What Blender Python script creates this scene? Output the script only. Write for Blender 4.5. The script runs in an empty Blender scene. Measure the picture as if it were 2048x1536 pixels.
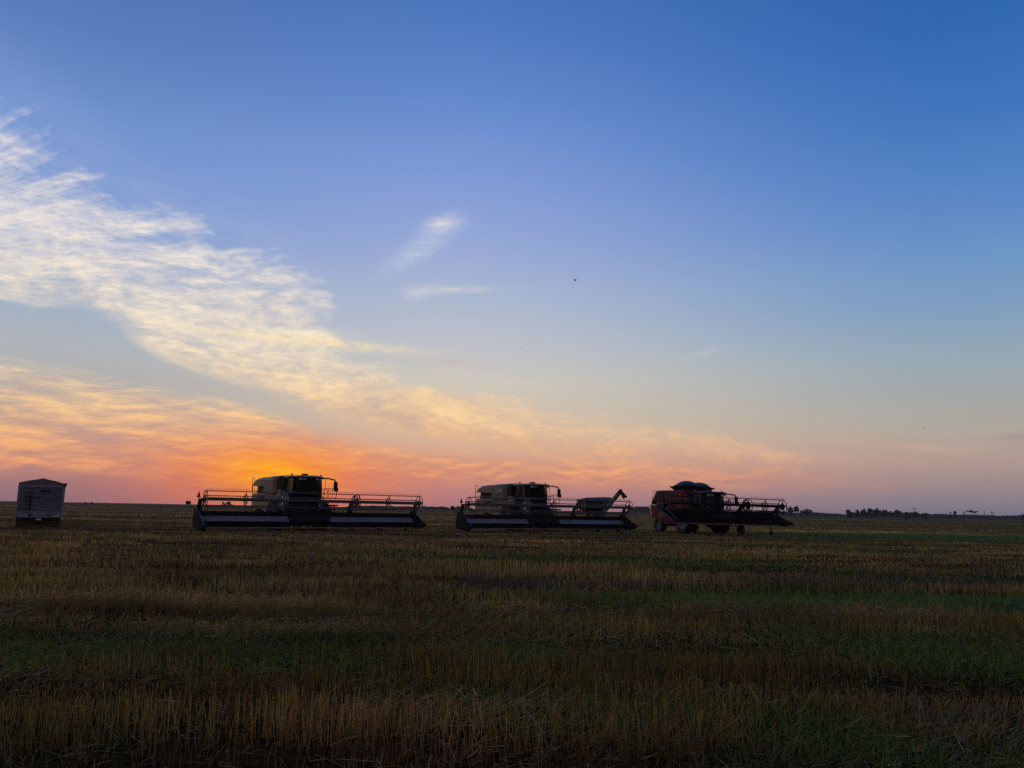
import bpy, bmesh, math, random
import numpy as np
from mathutils import Vector, Matrix

random.seed(7)
scene = bpy.context.scene
COL = scene.collection
R = math.radians

# ------------------------------------------------------------------ camera
CAM_H = 1.6
PITCH, ROLL = R(9.17), R(1.016)
cam_data = bpy.data.cameras.new("camera")
cam_data.sensor_width = 36.0
cam_data.lens = 1560.0 / 2048.0 * 36.0
cam_data.clip_start = 0.1
cam_data.clip_end = 30000.0
cam = bpy.data.objects.new("camera", cam_data)
COL.objects.link(cam)
_f = Vector((0, math.cos(PITCH), math.sin(PITCH)))
_r = Vector((1, 0, 0))
_u = Vector((0, -math.sin(PITCH), math.cos(PITCH)))
_R = _r * math.cos(ROLL) + _u * math.sin(ROLL)
_U = -_r * math.sin(ROLL) + _u * math.cos(ROLL)
cam.matrix_world = Matrix(((_R.x, _U.x, -_f.x, 0), (_R.y, _U.y, -_f.y, 0),
                           (_R.z, _U.z, -_f.z, CAM_H), (0, 0, 0, 1)))
scene.camera = cam
scene.render.engine = 'CYCLES'
scene.cycles.max_bounces = 4
scene.cycles.use_adaptive_sampling = True
scene.cycles.adaptive_threshold = 0.01
scene.cycles.use_denoising = False
scene.view_settings.view_transform = 'Standard'
scene.view_settings.look = 'None'
scene.view_settings.exposure = 0.0
scene.view_settings.gamma = 1.0
scene.view_settings.use_curve_mapping = False

SUN_AZ, SUN_EL = -16.6, 1.2          # degrees; azimuth measured from +Y towards +X


def lin(c):
    o = []
    for v in c:
        v = v / 255.0
        o.append(v / 12.92 if v <= 0.04045 else ((v + 0.055) / 1.055) ** 2.4)
    return tuple(o) + (1.0,)


# ------------------------------------------------------------------ tiny node-expression helper
class X:
    """A float/colour socket with arithmetic that grows shader nodes."""
    def __init__(s, nt, sock):
        s.nt, s.sock = nt, sock

    def _m(s, op, *args, clamp=False):
        n = s.nt.nodes.new('ShaderNodeMath')
        n.operation = op
        n.use_clamp = clamp
        for i, a in enumerate((s,) + args):
            if isinstance(a, X):
                s.nt.links.new(a.sock, n.inputs[i])
            else:
                n.inputs[i].default_value = a
        return X(s.nt, n.outputs[0])

    def __add__(s, o): return s._m('ADD', o)
    __radd__ = __add__
    def __sub__(s, o): return s._m('SUBTRACT', o)
    def __rsub__(s, o): return (s * -1.0) + o
    def __mul__(s, o): return s._m('MULTIPLY', o)
    __rmul__ = __mul__
    def __truediv__(s, o): return s._m('DIVIDE', o)
    def __neg__(s): return s * -1.0
    def clamp(s): return s._m('ADD', 0.0, clamp=True)
    def max(s, o): return s._m('MAXIMUM', o)
    def min(s, o): return s._m('MINIMUM', o)
    def pow(s, o): return s._m('POWER', o)
    def abs(s): return s._m('ABSOLUTE')
    def exp(s): return s._m('EXPONENT')
    def sqrt(s): return s._m('SQRT')

    def smooth(s, a, b):
        n = s.nt.nodes.new('ShaderNodeMapRange')
        n.interpolation_type = 'SMOOTHSTEP'
        n.inputs['From Min'].default_value = a
        n.inputs['From Max'].default_value = b
        s.nt.links.new(s.sock, n.inputs['Value'])
        return X(s.nt, n.outputs['Result'])

    def ramp(s, stops, interp='LINEAR'):
        n = s.nt.nodes.new('ShaderNodeValToRGB')
        cr = n.color_ramp
        cr.interpolation = interp
        while len(cr.elements) > 1:
            cr.elements.remove(cr.elements[-1])
        cr.elements[0].position = stops[0][0]
        cr.elements[0].color = stops[0][1]
        for p, c in stops[1:]:
            e = cr.elements.new(p)
            e.color = c
        s.nt.links.new(s.sock, n.inputs[0])
        return X(s.nt, n.outputs[0])

    def curve(s, pts):
        n = s.nt.nodes.new('ShaderNodeFloatCurve')
        cu = n.mapping.curves[0]
        n.mapping.extend = 'HORIZONTAL'
        cu.points[0].location = pts[0]
        cu.points[1].location = pts[-1]
        for p in pts[1:-1]:
            cu.points.new(*p)
        for p in cu.points:
            p.handle_type = 'AUTO_CLAMPED'
        n.mapping.update()
        s.nt.links.new(s.sock, n.inputs['Value'])
        return X(s.nt, n.outputs[0])


def mixc(nt, fac, a, b, mode='MIX'):
    n = nt.nodes.new('ShaderNodeMix')
    n.data_type = 'RGBA'
    n.blend_type = mode
    n.clamp_factor = True
    for idx, v in ((0, fac), (6, a), (7, b)):
        if isinstance(v, X):
            nt.links.new(v.sock, n.inputs[idx])
        else:
            n.inputs[idx].default_value = v
    return X(nt, n.outputs[2])


def vec(nt, x, y, z=0.0):
    n = nt.nodes.new('ShaderNodeCombineXYZ')
    for i, v in enumerate((x, y, z)):
        if isinstance(v, X):
            nt.links.new(v.sock, n.inputs[i])
        else:
            n.inputs[i].default_value = v
    return X(nt, n.outputs[0])


def noise(nt, v, scale, detail=4.0, rough=0.55, dist=0.0, lac=2.0):
    n = nt.nodes.new('ShaderNodeTexNoise')
    n.inputs['Scale'].default_value = scale
    n.inputs['Detail'].default_value = detail
    n.inputs['Roughness'].default_value = rough
    n.inputs['Distortion'].default_value = dist
    n.inputs['Lacunarity'].default_value = lac
    if v is not None:
        nt.links.new(v.sock, n.inputs['Vector'])
    return X(nt, n.outputs[0])


# ------------------------------------------------------------------ sky at sunset (world)
world = bpy.data.worlds.new("World")
scene.world = world
world.use_nodes = True
world.cycles.sampling_method = 'MANUAL'
world.cycles.sample_map_resolution = 512
W = world.node_tree
W.nodes.clear()


def build_sky():
    tc = W.nodes.new('ShaderNodeTexCoord')
    sep = W.nodes.new('ShaderNodeSeparateXYZ')
    W.links.new(tc.outputs['Generated'], sep.inputs[0])
    dx, dy, dz = (X(W, sep.outputs[i]) for i in range(3))
    DEG = 180.0 / math.pi
    az = dx._m('ARCTAN2', dy) * DEG
    el = dz._m('ARCSINE') * DEG
    elp = el.max(0.0)
    t = elp / 60.0

    def stops(lst):
        return [(e / 60.0, lin(c)) for e, c in lst]
    left = t.ramp(stops([(0, (150, 116, 122)), (1.3, (163, 120, 122)), (3, (185, 148, 138)), (6, (178, 168, 162)),
                         (9.5, (176, 180, 183)), (12.5, (163, 178, 198)), (16, (142, 165, 207)), (20, (125, 155, 211)),
                         (24.5, (111, 146, 206)), (29.3, (91, 125, 188)), (40, (62, 96, 160)), (60, (44, 74, 130))]))
    mid = t.ramp(stops([(0, (172, 124, 130)), (.8, (182, 126, 128)), (2.5, (208, 146, 128)), (4.3, (216, 172, 145)),
                        (6.2, (214, 192, 168)), (9.4, (205, 199, 188)), (11.7, (192, 194, 200)), (15.3, (172, 184, 208)),
                        (19, (152, 170, 214)), (22.9, (133, 158, 214)), (25.9, (118, 149, 211)), (29.2, (100, 137, 204)),
                        (32.4, (85, 126, 196)), (35.4, (74, 118, 187)), (45, (56, 96, 160)), (60, (44, 76, 134))]))
    right = t.ramp(stops([(0, (116, 116, 132)), (1.1, (138, 129, 139)), (2.3, (160, 140, 141)), (3.6, (178, 153, 145)),
                          (5.4, (178, 166, 155)), (7.2, (166, 168, 165)), (10.3, (148, 168, 181)), (13.4, (125, 158, 192)),
                          (16.4, (110, 150, 198)), (19.4, (93, 137, 198)), (22.3, (79, 128, 194)), (25.2, (65, 118, 188)),
                          (28, (57, 111, 183)), (30.6, (49, 104, 178)), (42, (36, 82, 150)), (60, (32, 66, 124))]))
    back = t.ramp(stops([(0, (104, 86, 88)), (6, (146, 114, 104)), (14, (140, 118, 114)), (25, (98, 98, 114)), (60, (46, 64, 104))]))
    base = mixc(W, az.smooth(-31.0, -3.0), left, mid)
    base = mixc(W, az.smooth(-6.0, 34.0), base, right)
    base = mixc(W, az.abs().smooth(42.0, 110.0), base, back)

    a01 = (az + 40.0) / 80.0

    def edge(pts):
        return a01.curve([((a + 40.0) / 80.0, e / 40.0) for a, e in pts]) * 40.0

    # ---- warp fields
    vv = vec(W, az * 0.1, el * 0.1, 0.0)
    w1 = noise(W, vv, 1.6, 3.0, 0.5) - 0.5
    w2 = noise(W, vec(W, az * 0.1 + 7.3, el * 0.1, 3.1), 1.6, 3.0, 0.5) - 0.5
    azw = az + w1 * 2.2
    elw = el + w2 * 1.5

    # ---- fibres that fan out from the upper left (long cirrus combs)
    fx, fy = azw + 46.0, elw - 12.6
    rr = (fx * fx + fy * fy).sqrt()
    th = fy._m('ARCTAN2', fx)
    fib = noise(W, vec(W, rr * 0.10, th * 26.0, 0.0), 1.0, 5.0, 0.62)
    fib2 = noise(W, vec(W, rr * 0.16 + w2 * 1.5, th * 62.0 + w1 * 6.0, 4.0), 1.0, 3.0, 0.62)
    puff = noise(W, vec(W, azw * 0.13, elw * 0.34 + azw * 0.045, 1.0), 1.7, 8.0, 0.66)
    fine = noise(W, vec(W, azw * 0.62, elw * 1.9 - azw * 0.16, 2.0), 1.0, 7.0, 0.72)
    tex1 = fib * 0.16 + puff * 0.40 + fine * 0.36 + fib2 * 0.14          # about 0.54 on average

    # ---- upper cirrus sheet
    top1 = edge([(-40, 26.6), (-35.6, 24.0), (-32.9, 22.8), (-30, 21.3), (-27.5, 20.0), (-24, 19.2), (-21, 18.0), (-17, 16.4),
                 (-14.0, 14.6), (-12.4, 12.2), (-9.5, 10.4), (-8, 9.7), (-4, 9.0), (0, 8.3), (3, 7.4), (9, 6.6), (12, 5.8),
                 (18, 4.8), (24, 3.2), (40, 1.5)])
    bot1 = edge([(-40, 13.0), (-34, 11.9), (-30, 11.9), (-27.6, 11.2), (-24.4, 9.4), (-21.5, 8.6), (-18, 7.8), (-15.5, 6.9),
                 (-12, 5.9), (-9, 5.2), (-5, 4.6), (0, 4.0), (8, 3.0), (18, 2.0), (40, 0.8)])
    comb = noise(W, vec(W, rr * 0.075, th * 10.0, 8.0), 1.0, 3.0, 0.55)
    ragged = (comb - 0.5) * 11.0 + (fib - 0.5) * 3.0 + (puff - 0.5) * 4.0 + (fine - 0.5) * 2.0
    scale1 = az.smooth(14.0, -16.0) * 0.75 + 0.25
    ragged = ragged * scale1
    up = ((top1 - el + ragged) / (scale1 * 2.6)).clamp()
    lo = ((el - bot1 + ragged * 0.22) / (scale1 * 1.5)).clamp()
    m1 = up * lo
    d1 = (tex1 * 3.0 + comb * 1.3 - 1.40).clamp()
    m1 = m1 * ((tex1 * 4.0 - 1.75).clamp() * az.smooth(-6.0, 6.0) + az.smooth(6.0, -6.0))
    m1 = m1 * (d1 * 0.76 + 0.24) * (az.smooth(16.0, -6.0) * 0.5 + 0.5) * az.smooth(31.0, 14.0)
    # thin veil above the sheet
    veil = ((top1 + 4.2 - el) / 6.0).clamp() * lo * (puff * 1.6 - 0.5).clamp() * az.smooth(-4.0, -22.0) * 0.32

    # ---- lower sheet round the setting sun
    str2 = noise(W, vec(W, azw * 0.12, elw * 0.95 + azw * 0.10, 6.0), 1.25, 7.0, 0.66)
    str3 = noise(W, vec(W, azw * 0.34, elw * 2.3 - azw * 0.30, 9.0), 1.0, 5.0, 0.66)
    tex2 = str2 * 0.62 + str3 * 0.42
    top2 = edge([(-40, 9.4), (-33.5, 8.8), (-30.5, 8.7), (-27.4, 8.3), (-24.4, 7.8), (-20, 7.1), (-16.4, 6.2), (-13.5, 5.3),
                 (-10, 4.7), (-4.5, 4.3), (3, 4.0), (13, 3.6), (24, 2.8), (40, 1.5)])
    m2 = ((top2 - el + (tex2 - 0.5) * 2.2) / 0.95).clamp() * elp.smooth(0.9, 2.6)
    d2 = (tex2 * 3.1 - 1.02).clamp()
    m2 = m2 * (d2 * 0.62 + 0.38) * (az.smooth(22.0, 0.0) * 0.45 + 0.50) * az.smooth(32.0, 14.0)

    # ---- cloud colours: warmer and more saturated low down and near the sun
    c_hi = t.ramp(stops([(0, (172, 114, 116)), (1.3, (216, 138, 110)), (2.4, (246, 166, 114)), (3.6, (250, 181, 120)), (5.0, (252, 195, 134)),
                         (6.8, (253, 209, 154)), (8.6, (253, 222, 178)), (11, (252, 232, 200)), (14, (248, 233, 212)),
                         (18, (238, 228, 222)), (24, (216, 214, 222)), (60, (150, 160, 185))]))
    c_lo = t.ramp(stops([(0, (150, 110, 118)), (1.3, (186, 122, 112)), (2.4, (200, 134, 116)), (3.6, (208, 146, 122)), (5.0, (206, 158, 138)),
                         (6.8, (200, 172, 156)), (8.6, (200, 186, 172)), (11, (196, 190, 190)), (14, (186, 190, 202)),
                         (18, (172, 185, 209)), (24, (150, 172, 212)), (60, (120, 135, 170))]))
    cc1 = mixc(W, (tex1 * 5.2 - 2.18).clamp(), c_lo, c_hi)
    cc2 = mixc(W, (tex2 * 5.6 - 2.42).clamp(), c_lo, c_hi)
    col = mixc(W, veil, base, c_hi)
    col = mixc(W, m1, col, cc1)
    col = mixc(W, m2, col, cc2)

    # ---- small separate wisps
    wn = fine * 0.6 + puff * 0.4

    def wisp(col, a0, e0, la, le, tilt, amt, colour, ns=0.0):
        c, s = math.cos(R(tilt)), math.sin(R(tilt))
        u = ((az - a0) * c + (el - e0) * s) / la
        v = ((el - e0) * c - (az - a0) * s) / le
        g = (-(u * u + v * v)).exp()
        m = (g * (wn * 4.6 - 1.65)).clamp() * amt
        return mixc(W, m, col, colour)
    col = wisp(col, -7.4, 18.5, 2.6, 0.7, 33, 0.62, lin((206, 212, 226)), 3.0)
    col = wisp(col, -5.6, 20.6, 1.3, 0.55, 18, 0.95, lin((226, 222, 224)), 8.0)
    col = wisp(col, -4.9, 15.9, 3.2, 0.26, 3, 0.55, lin((222, 216, 210)), 12.0)
    col = wisp(col, -7.0, 15.6, 1.3, 0.5, 20, 0.5, lin((214, 212, 214)), 16.0)
    col = wisp(col, -3.9, 10.6, 2.0, 0.20, -3, 0.7, lin((205, 172, 165)), 21.0)
    col = wisp(col, 0.0, 9.2, 3.2, 0.45, -6, 0.45, lin((220, 204, 190)), 24.0)
    col = wisp(col, 14.2, 11.4, 1.0, 0.25, 12, 0.5, lin((205, 202, 208)), 31.0)
    col = wisp(col, 26.5, 4.6, 4.0, 0.22, -5, 0.7, lin((206, 172, 152)), 37.0)
    col = wisp(col, 33.4, 5.0, 1.4, 0.28, 3, 0.7, lin((156, 138, 140)), 41.0)
    col = wisp(col, 17.0, 4.3, 5.0, 0.5, -5, 0.7, lin((222, 178, 150)), 44.0)
    col = wisp(col, 9.0, 5.6, 6.0, 0.5, -3, 0.7, lin((238, 200, 158)), 49.0)
    col = wisp(col, -14.0, 11.6, 6.5, 0.34, -2, 0.9, lin((253, 228, 176)), 53.0)

    g = (-(((az + 4.4) * (az + 4.4)) / 22.0 + ((el - 7.3 + az * 0.16 + 0.7) * (el - 7.3 + az * 0.16 + 0.7)) / 1.1)).exp()
    m3 = (g * (puff * 2.2 + fine * 1.2 + str2 * 0.8 - 1.25)).clamp() * 0.92
    col = mixc(W, m3, col, mixc(W, (puff * 3.0 - 1.1).clamp(), lin((232, 194, 156)), lin((254, 221, 166))))

    # ---- glow of the low sun
    ga, ge = az - SUN_AZ, el - 2.1
    g1 = (-(ga * ga / 54.0 + ge * ge / 6.0)).exp() * (tex2 * 1.7 + 0.15).clamp()
    g2 = (-(ga * ga / 13.0 + (ge - 0.1) * (ge - 0.1) / 1.9)).exp()
    g3 = (-(ga * ga / 75.0 + (el * el) / 2.6)).exp()
    warm = mixc(W, (tex2 * 3.0 - 1.1).clamp(), lin((238, 106, 60)), lin((255, 152, 66)))
    col = mixc(W, g3 * 0.50, col, lin((232, 104, 84)))
    col = mixc(W, g1 * 0.88, col, warm)
    hot = mixc(W, (tex2 * 3.4 - 1.2).clamp(), lin((255, 140, 24)), lin((255, 184, 42)))
    col = mixc(W, g2 * 0.95, col, hot)

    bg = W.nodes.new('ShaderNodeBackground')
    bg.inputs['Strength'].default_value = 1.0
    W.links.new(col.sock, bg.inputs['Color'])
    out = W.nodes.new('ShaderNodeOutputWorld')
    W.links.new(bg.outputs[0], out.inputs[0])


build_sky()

sun_data = bpy.data.lights.new("sun", 'SUN')
sun_data.energy = 0.6
sun_data.angle = R(2.5)
sun_data.color = (1.0, 0.55, 0.25)
sun = bpy.data.objects.new("sun", sun_data)
COL.objects.link(sun)
_sd = Vector((math.sin(R(SUN_AZ)) * math.cos(R(SUN_EL)), math.cos(R(SUN_AZ)) * math.cos(R(SUN_EL)), math.sin(R(SUN_EL))))
sun.rotation_euler = _sd.to_track_quat('Z', 'Y').to_euler()


# ------------------------------------------------------------------ materials
def material(name, color, rough=0.6, metal=0.0, spec=0.5, var=0.25, scale=3.0, dirt=None, dirt_amt=0.35, coat=0.0):
    m = bpy.data.materials.new(name)
    m.use_nodes = True
    nt = m.node_tree
    b = nt.nodes['Principled BSDF']
    tc = nt.nodes.new('ShaderNodeTexCoord')
    v = X(nt, tc.outputs['Object'])
    n = noise(nt, v, scale, 5.0, 0.6)
    c0 = tuple(c * (1 - var) for c in color) + (1.0,)
    c1 = tuple(min(1, c * (1 + var)) for c in color) + (1.0,)
    col = mixc(nt, n.smooth(0.3, 0.7), c0, c1)
    if dirt:
        n2 = noise(nt, v, scale * 0.45, 6.0, 0.65)
        col = mixc(nt, n2.smooth(0.48, 0.72) * dirt_amt, col, tuple(dirt) + (1.0,))
    nt.links.new(col.sock, b.inputs['Base Color'])
    rg = (n * 0.3 + (rough - 0.15)).clamp()
    nt.links.new(rg.sock, b.inputs['Roughness'])
    b.inputs['Metallic'].default_value = metal
    b.inputs['Specular IOR Level'].default_value = spec
    b.inputs['Coat Weight'].default_value = coat
    return m


DUST = (0.16, 0.12, 0.075)
M = dict(
    tan=material('dusty_beige_paint', (0.20, 0.16, 0.10), 0.5, dirt=DUST, spec=0.3),
    tan_dark=material('grey_green_paint', (0.10, 0.10, 0.07), 0.5, dirt=DUST, spec=0.3),
    red=material('dusty_red_paint', (0.085, 0.005, 0.018), 0.5, dirt=(0.05, 0.015, 0.02), dirt_amt=0.2, spec=0.18),
    black=material('black_enamel', (0.014, 0.014, 0.017), 0.6, dirt=DUST, dirt_amt=0.06, spec=0.22),
    frame=material('dark_frame_paint', (0.024, 0.022, 0.025), 0.65, dirt=DUST, dirt_amt=0.06, spec=0.2),
    steel=material('worn_steel', (0.20, 0.20, 0.21), 0.38, metal=0.7, dirt=DUST, dirt_amt=0.25),
    tube=material('reel_tube_paint', (0.10, 0.10, 0.105), 0.35, dirt=DUST, dirt_amt=0.15),
    tine=material('black_plastic_tine', (0.02, 0.02, 0.02), 0.5),
    canvas=material('draper_canvas', (0.20, 0.215, 0.245), 0.42, spec=0.5, dirt=DUST, dirt_amt=0.2),
    tyre=material('tyre_rubber', (0.017, 0.017, 0.018), 0.75, dirt=DUST, dirt_amt=0.2),
    rim=material('rim_paint', (0.13, 0.16, 0.23), 0.5, dirt=DUST, dirt_amt=0.06),
    glass=material('tinted_cab_glass', (0.006, 0.007, 0.009), 0.16, spec=0.06, var=0.1),
    lamp_red=material('red_lens', (0.32, 0.02, 0.02), 0.25),
    lamp_white=material('clear_lens', (0.55, 0.55, 0.58), 0.25),
    lamp_amber=material('amber_lens', (0.25, 0.09, 0.01), 0.3),
    flag=material('red_warning_cloth', (0.60, 0.04, 0.04), 0.7),
    white=material('white_lettering', (0.62, 0.60, 0.58), 0.5, var=0.08),
    alu=material('trailer_aluminium', (0.18, 0.22, 0.31), 0.5, metal=0.2, dirt=(0.12, 0.13, 0.15), dirt_amt=0.3),
    tarp=material('grey_tarpaulin', (0.115, 0.125, 0.15), 0.65, spec=0.3),
    plate=material('licence_plate', (0.55, 0.55, 0.60), 0.4, var=0.05),
    bark=material('bark', (0.045, 0.035, 0.026), 0.9, scale=1.0),
    leaf=material('dark_leaves', (0.030, 0.045, 0.020), 0.75, scale=0.35, var=0.5, spec=0.15),
    leaf2=material('olive_leaves', (0.045, 0.052, 0.022), 0.75, scale=0.3, var=0.5, spec=0.15),
    divider=material('divider_plastic', (0.020, 0.019, 0.023), 0.8, dirt=DUST, dirt_amt=0.05, spec=0.05),
    matte=material('matte_black_rubber', (0.010, 0.010, 0.013), 0.9, spec=0.04),
    post=material('weathered_pole', (0.10, 0.085, 0.07), 0.85),
    post_white=material('white_painted_post', (0.30, 0.30, 0.32), 0.6, var=0.08),
    insect=material('insect_body', (0.02, 0.02, 0.022), 0.5),
    wing=material('insect_wing', (0.14, 0.14, 0.15), 0.4),
    cover=material('tank_cover_vinyl', (0.014, 0.018, 0.030), 0.42, spec=0.4),
)


# ------------------------------------------------------------------ mesh collector
class MB:
    def __init__(s):
        s.v, s.f = [], []

    def add(s, verts, faces):
        o = len(s.v)
        s.v += [tuple(p) for p in verts]
        s.f += [tuple(i + o for i in f) for f in faces]
        return s

    def box(s, x0, x1, y0, y1, z0, z1):
        return s.add([(x0, y0, z0), (x1, y0, z0), (x1, y1, z0), (x0, y1, z0), (x0, y0, z1), (x1, y0, z1), (x1, y1, z1), (x0, y1, z1)],
                     [(0, 3, 2, 1), (4, 5, 6, 7), (0, 1, 5, 4), (1, 2, 6, 5), (2, 3, 7, 6), (3, 0, 4, 7)])

    def tube(s, p0, p1, r0, r1=None, n=8):
        r1 = r0 if r1 is None else r1
        p0, p1 = Vector(p0), Vector(p1)
        d = (p1 - p0).normalized()
        a = d.orthogonal().normalized()
        b = d.cross(a)
        vs = []
        for p, r in ((p0, r0), (p1, r1)):
            for i in range(n):
                t = 2 * math.pi * i / n
                vs.append(p + a * (r * math.cos(t)) + b * (r * math.sin(t)))
        fs = [(i, (i + 1) % n, n + (i + 1) % n, n + i) for i in range(n)]
        fs += [tuple(range(n - 1, -1, -1)), tuple(range(n, 2 * n))]
        return s.add(vs, fs)

    def path(s, pts, r, n=6, closed=False):
        pts = list(pts)
        if closed:
            pts.append(pts[0])
        for a, b in zip(pts[:-1], pts[1:]):
            s.tube(a, b, r, n=n)
        return s

    def beam(s, p0, p1, w, h, up=(0, 0, 1)):
        p0, p1 = Vector(p0), Vector(p1)
        d = (p1 - p0).normalized()
        side = d.cross(Vector(up))
        if side.length < 1e-4:
            side = d.orthogonal()
        side.normalize()
        u = side.cross(d)
        vs = []
        for p in (p0, p1):
            for a, b in ((-1, -1), (1, -1), (1, 1), (-1, 1)):
                vs.append(p + side * (a * w / 2) + u * (b * h / 2))
        return s.add(vs, [(0, 3, 2, 1), (4, 5, 6, 7), (0, 1, 5, 4), (1, 2, 6, 5), (2, 3, 7, 6), (3, 0, 4, 7)])

    def prism(s, prof, y0, y1, inset=0.0):
        """profile [(x, z)] pushed along y; 'inset' shrinks the two end faces a little so that the edge is chamfered"""
        n = len(prof)
        cx = sum(p[0] for p in prof) / n
        cz = sum(p[1] for p in prof) / n
        rings = []
        lay = [(y0, 1.0), (y1, 1.0)]
        if inset:
            k = 1 - inset
            lay = [(y0, k), (y0 + inset * 0.8, 1.0), (y1 - inset * 0.8, 1.0), (y1, k)]
        for y, k in lay:
            rings.append([(cx + (x - cx) * k, y, cz + (z - cz) * k) for x, z in prof])
        return s.loft(rings)

    def loft(s, rings, caps=True):
        n = len(rings[0])
        vs = [p for r in rings for p in r]
        fs = []
        for k in range(len(rings) - 1):
            for i in range(n):
                j = (i + 1) % n
                fs.append((k * n + i, k * n + j, (k + 1) * n + j, (k + 1) * n + i))
        if caps:
            fs.append(tuple(range(n - 1, -1, -1)))
            fs.append(tuple((len(rings) - 1) * n + i for i in range(n)))
        return s.add(vs, fs)

    def lathe(s, prof, c, n=28):
        """profile [(radius, y)] spun round the y axis through c"""
        vs, m = [], len(prof)
        for i in range(n):
            t = 2 * math.pi * i / n
            for r, y in prof:
                vs.append((c[0] + r * math.cos(t), c[1] + y, c[2] + r * math.sin(t)))
        fs = []
        for i in range(n):
            j = (i + 1) % n
            for k in range(m - 1):
                fs.append((i * m + k, j * m + k, j * m + k + 1, i * m + k + 1))
        return s.add(vs, fs)

    def ring(s, c, R_, r, n=26, k=5):
        """torus round the y axis"""
        vs, fs = [], []
        for i in range(n):
            t = 2 * math.pi * i / n
            for j in range(k):
                p = 2 * math.pi * j / k
                rr = R_ + r * math.cos(p)
                vs.append((c[0] + rr * math.cos(t), c[1] + r * math.sin(p), c[2] + rr * math.sin(t)))
        for i in range(n):
            for j in range(k):
                a, b = (i + 1) % n, (j + 1) % k
                fs.append((i * k + j, a * k + j, a * k + b, i * k + b))
        return s.add(vs, fs)

    def build(s, name, mat, parent=None, smooth=False, loc=(0, 0, 0), label=None, bevel=0.0):
        me = bpy.data.meshes.new(name)
        me.from_pydata(s.v, [], s.f)
        me.validate()
        bm = bmesh.new()
        bm.from_mesh(me)
        bmesh.ops.recalc_face_normals(bm, faces=bm.faces)
        bm.to_mesh(me)
        bm.free()
        me.materials.append(mat)
        if smooth:
            me.polygons.foreach_set('use_smooth', [True] * len(me.polygons))
            try:
                me.set_sharp_from_angle(angle=R(38))
            except Exception:
                pass
        o = bpy.data.objects.new(name, me)
        o.location = loc
        COL.objects.link(o)
        if parent:
            o.parent = parent
        if label:
            o['label'] = label
        if bevel:
            md = o.modifiers.new('bevel', 'BEVEL')
            md.width = bevel
            md.segments = 2
            md.limit_method = 'ANGLE'
        return o


def empty(name, parent=None, loc=(0, 0, 0), rot=(0, 0, 0)):
    o = bpy.data.objects.new(name, None)
    o.empty_display_size = 0.3
    o.location = loc
    o.rotation_euler = rot
    COL.objects.link(o)
    if parent:
        o.parent = parent
    return o


def tag(o, label=None, cat=None, group=None, kind=None):
    if label:
        o['label'] = label
    if cat:
        o['category'] = cat
    if group:
        o['group'] = group
    if kind:
        o['kind'] = kind
    return o


def copy_tree(o, parent=None):
    c = o.copy()
    COL.objects.link(c)
    if parent:
        c.parent = parent
    for ch in list(o.children):
        copy_tree(ch, c)
    return c


def text_mesh(name, body, size, mat, parent, mw):
    cu = bpy.data.curves.new(name, 'FONT')
    cu.body = body
    cu.size = size
    cu.shear = 0.25
    cu.extrude = 0.006
    cu.align_x = 'CENTER'
    tmp = bpy.data.objects.new('tmp', cu)
    COL.objects.link(tmp)
    dg = bpy.context.evaluated_depsgraph_get()
    me = bpy.data.meshes.new_from_object(tmp.evaluated_get(dg))
    bpy.data.objects.remove(tmp)
    bpy.data.curves.remove(cu)
    me.materials.clear()
    me.materials.append(mat)
    o = bpy.data.objects.new(name, me)
    COL.objects.link(o)
    o.parent = parent
    o.matrix_local = mw
    return o


# ------------------------------------------------------------------ value noise for laying out the field
_rng = np.random.default_rng(11)
_LAT = _rng.random((256, 256)).astype(np.float32)


def vnoise(x, y):
    xi, yi = np.floor(x).astype(np.int64), np.floor(y).astype(np.int64)
    fx, fy = x - xi, y - yi
    fx, fy = fx * fx * (3 - 2 * fx), fy * fy * (3 - 2 * fy)
    a = _LAT[yi % 256, xi % 256]
    b = _LAT[yi % 256, (xi + 1) % 256]
    c = _LAT[(yi + 1) % 256, xi % 256]
    d = _LAT[(yi + 1) % 256, (xi + 1) % 256]
    return (a * (1 - fx) + b * fx) * (1 - fy) + (c * (1 - fx) + d * fx) * fy


def fbm(x, y, o=4):
    s, a, t = 0.0, 0.5, 0.0
    for k in range(o):
        s = s + a * vnoise(x * 2 ** k + 17.3 * k, y * 2 ** k + 9.1 * k)
        t += a
        a *= 0.5
    return s / t


def sstep(a, b, x):
    t = np.clip((x - a) / (b - a), 0, 1)
    return t * t * (3 - 2 * t)


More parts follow.
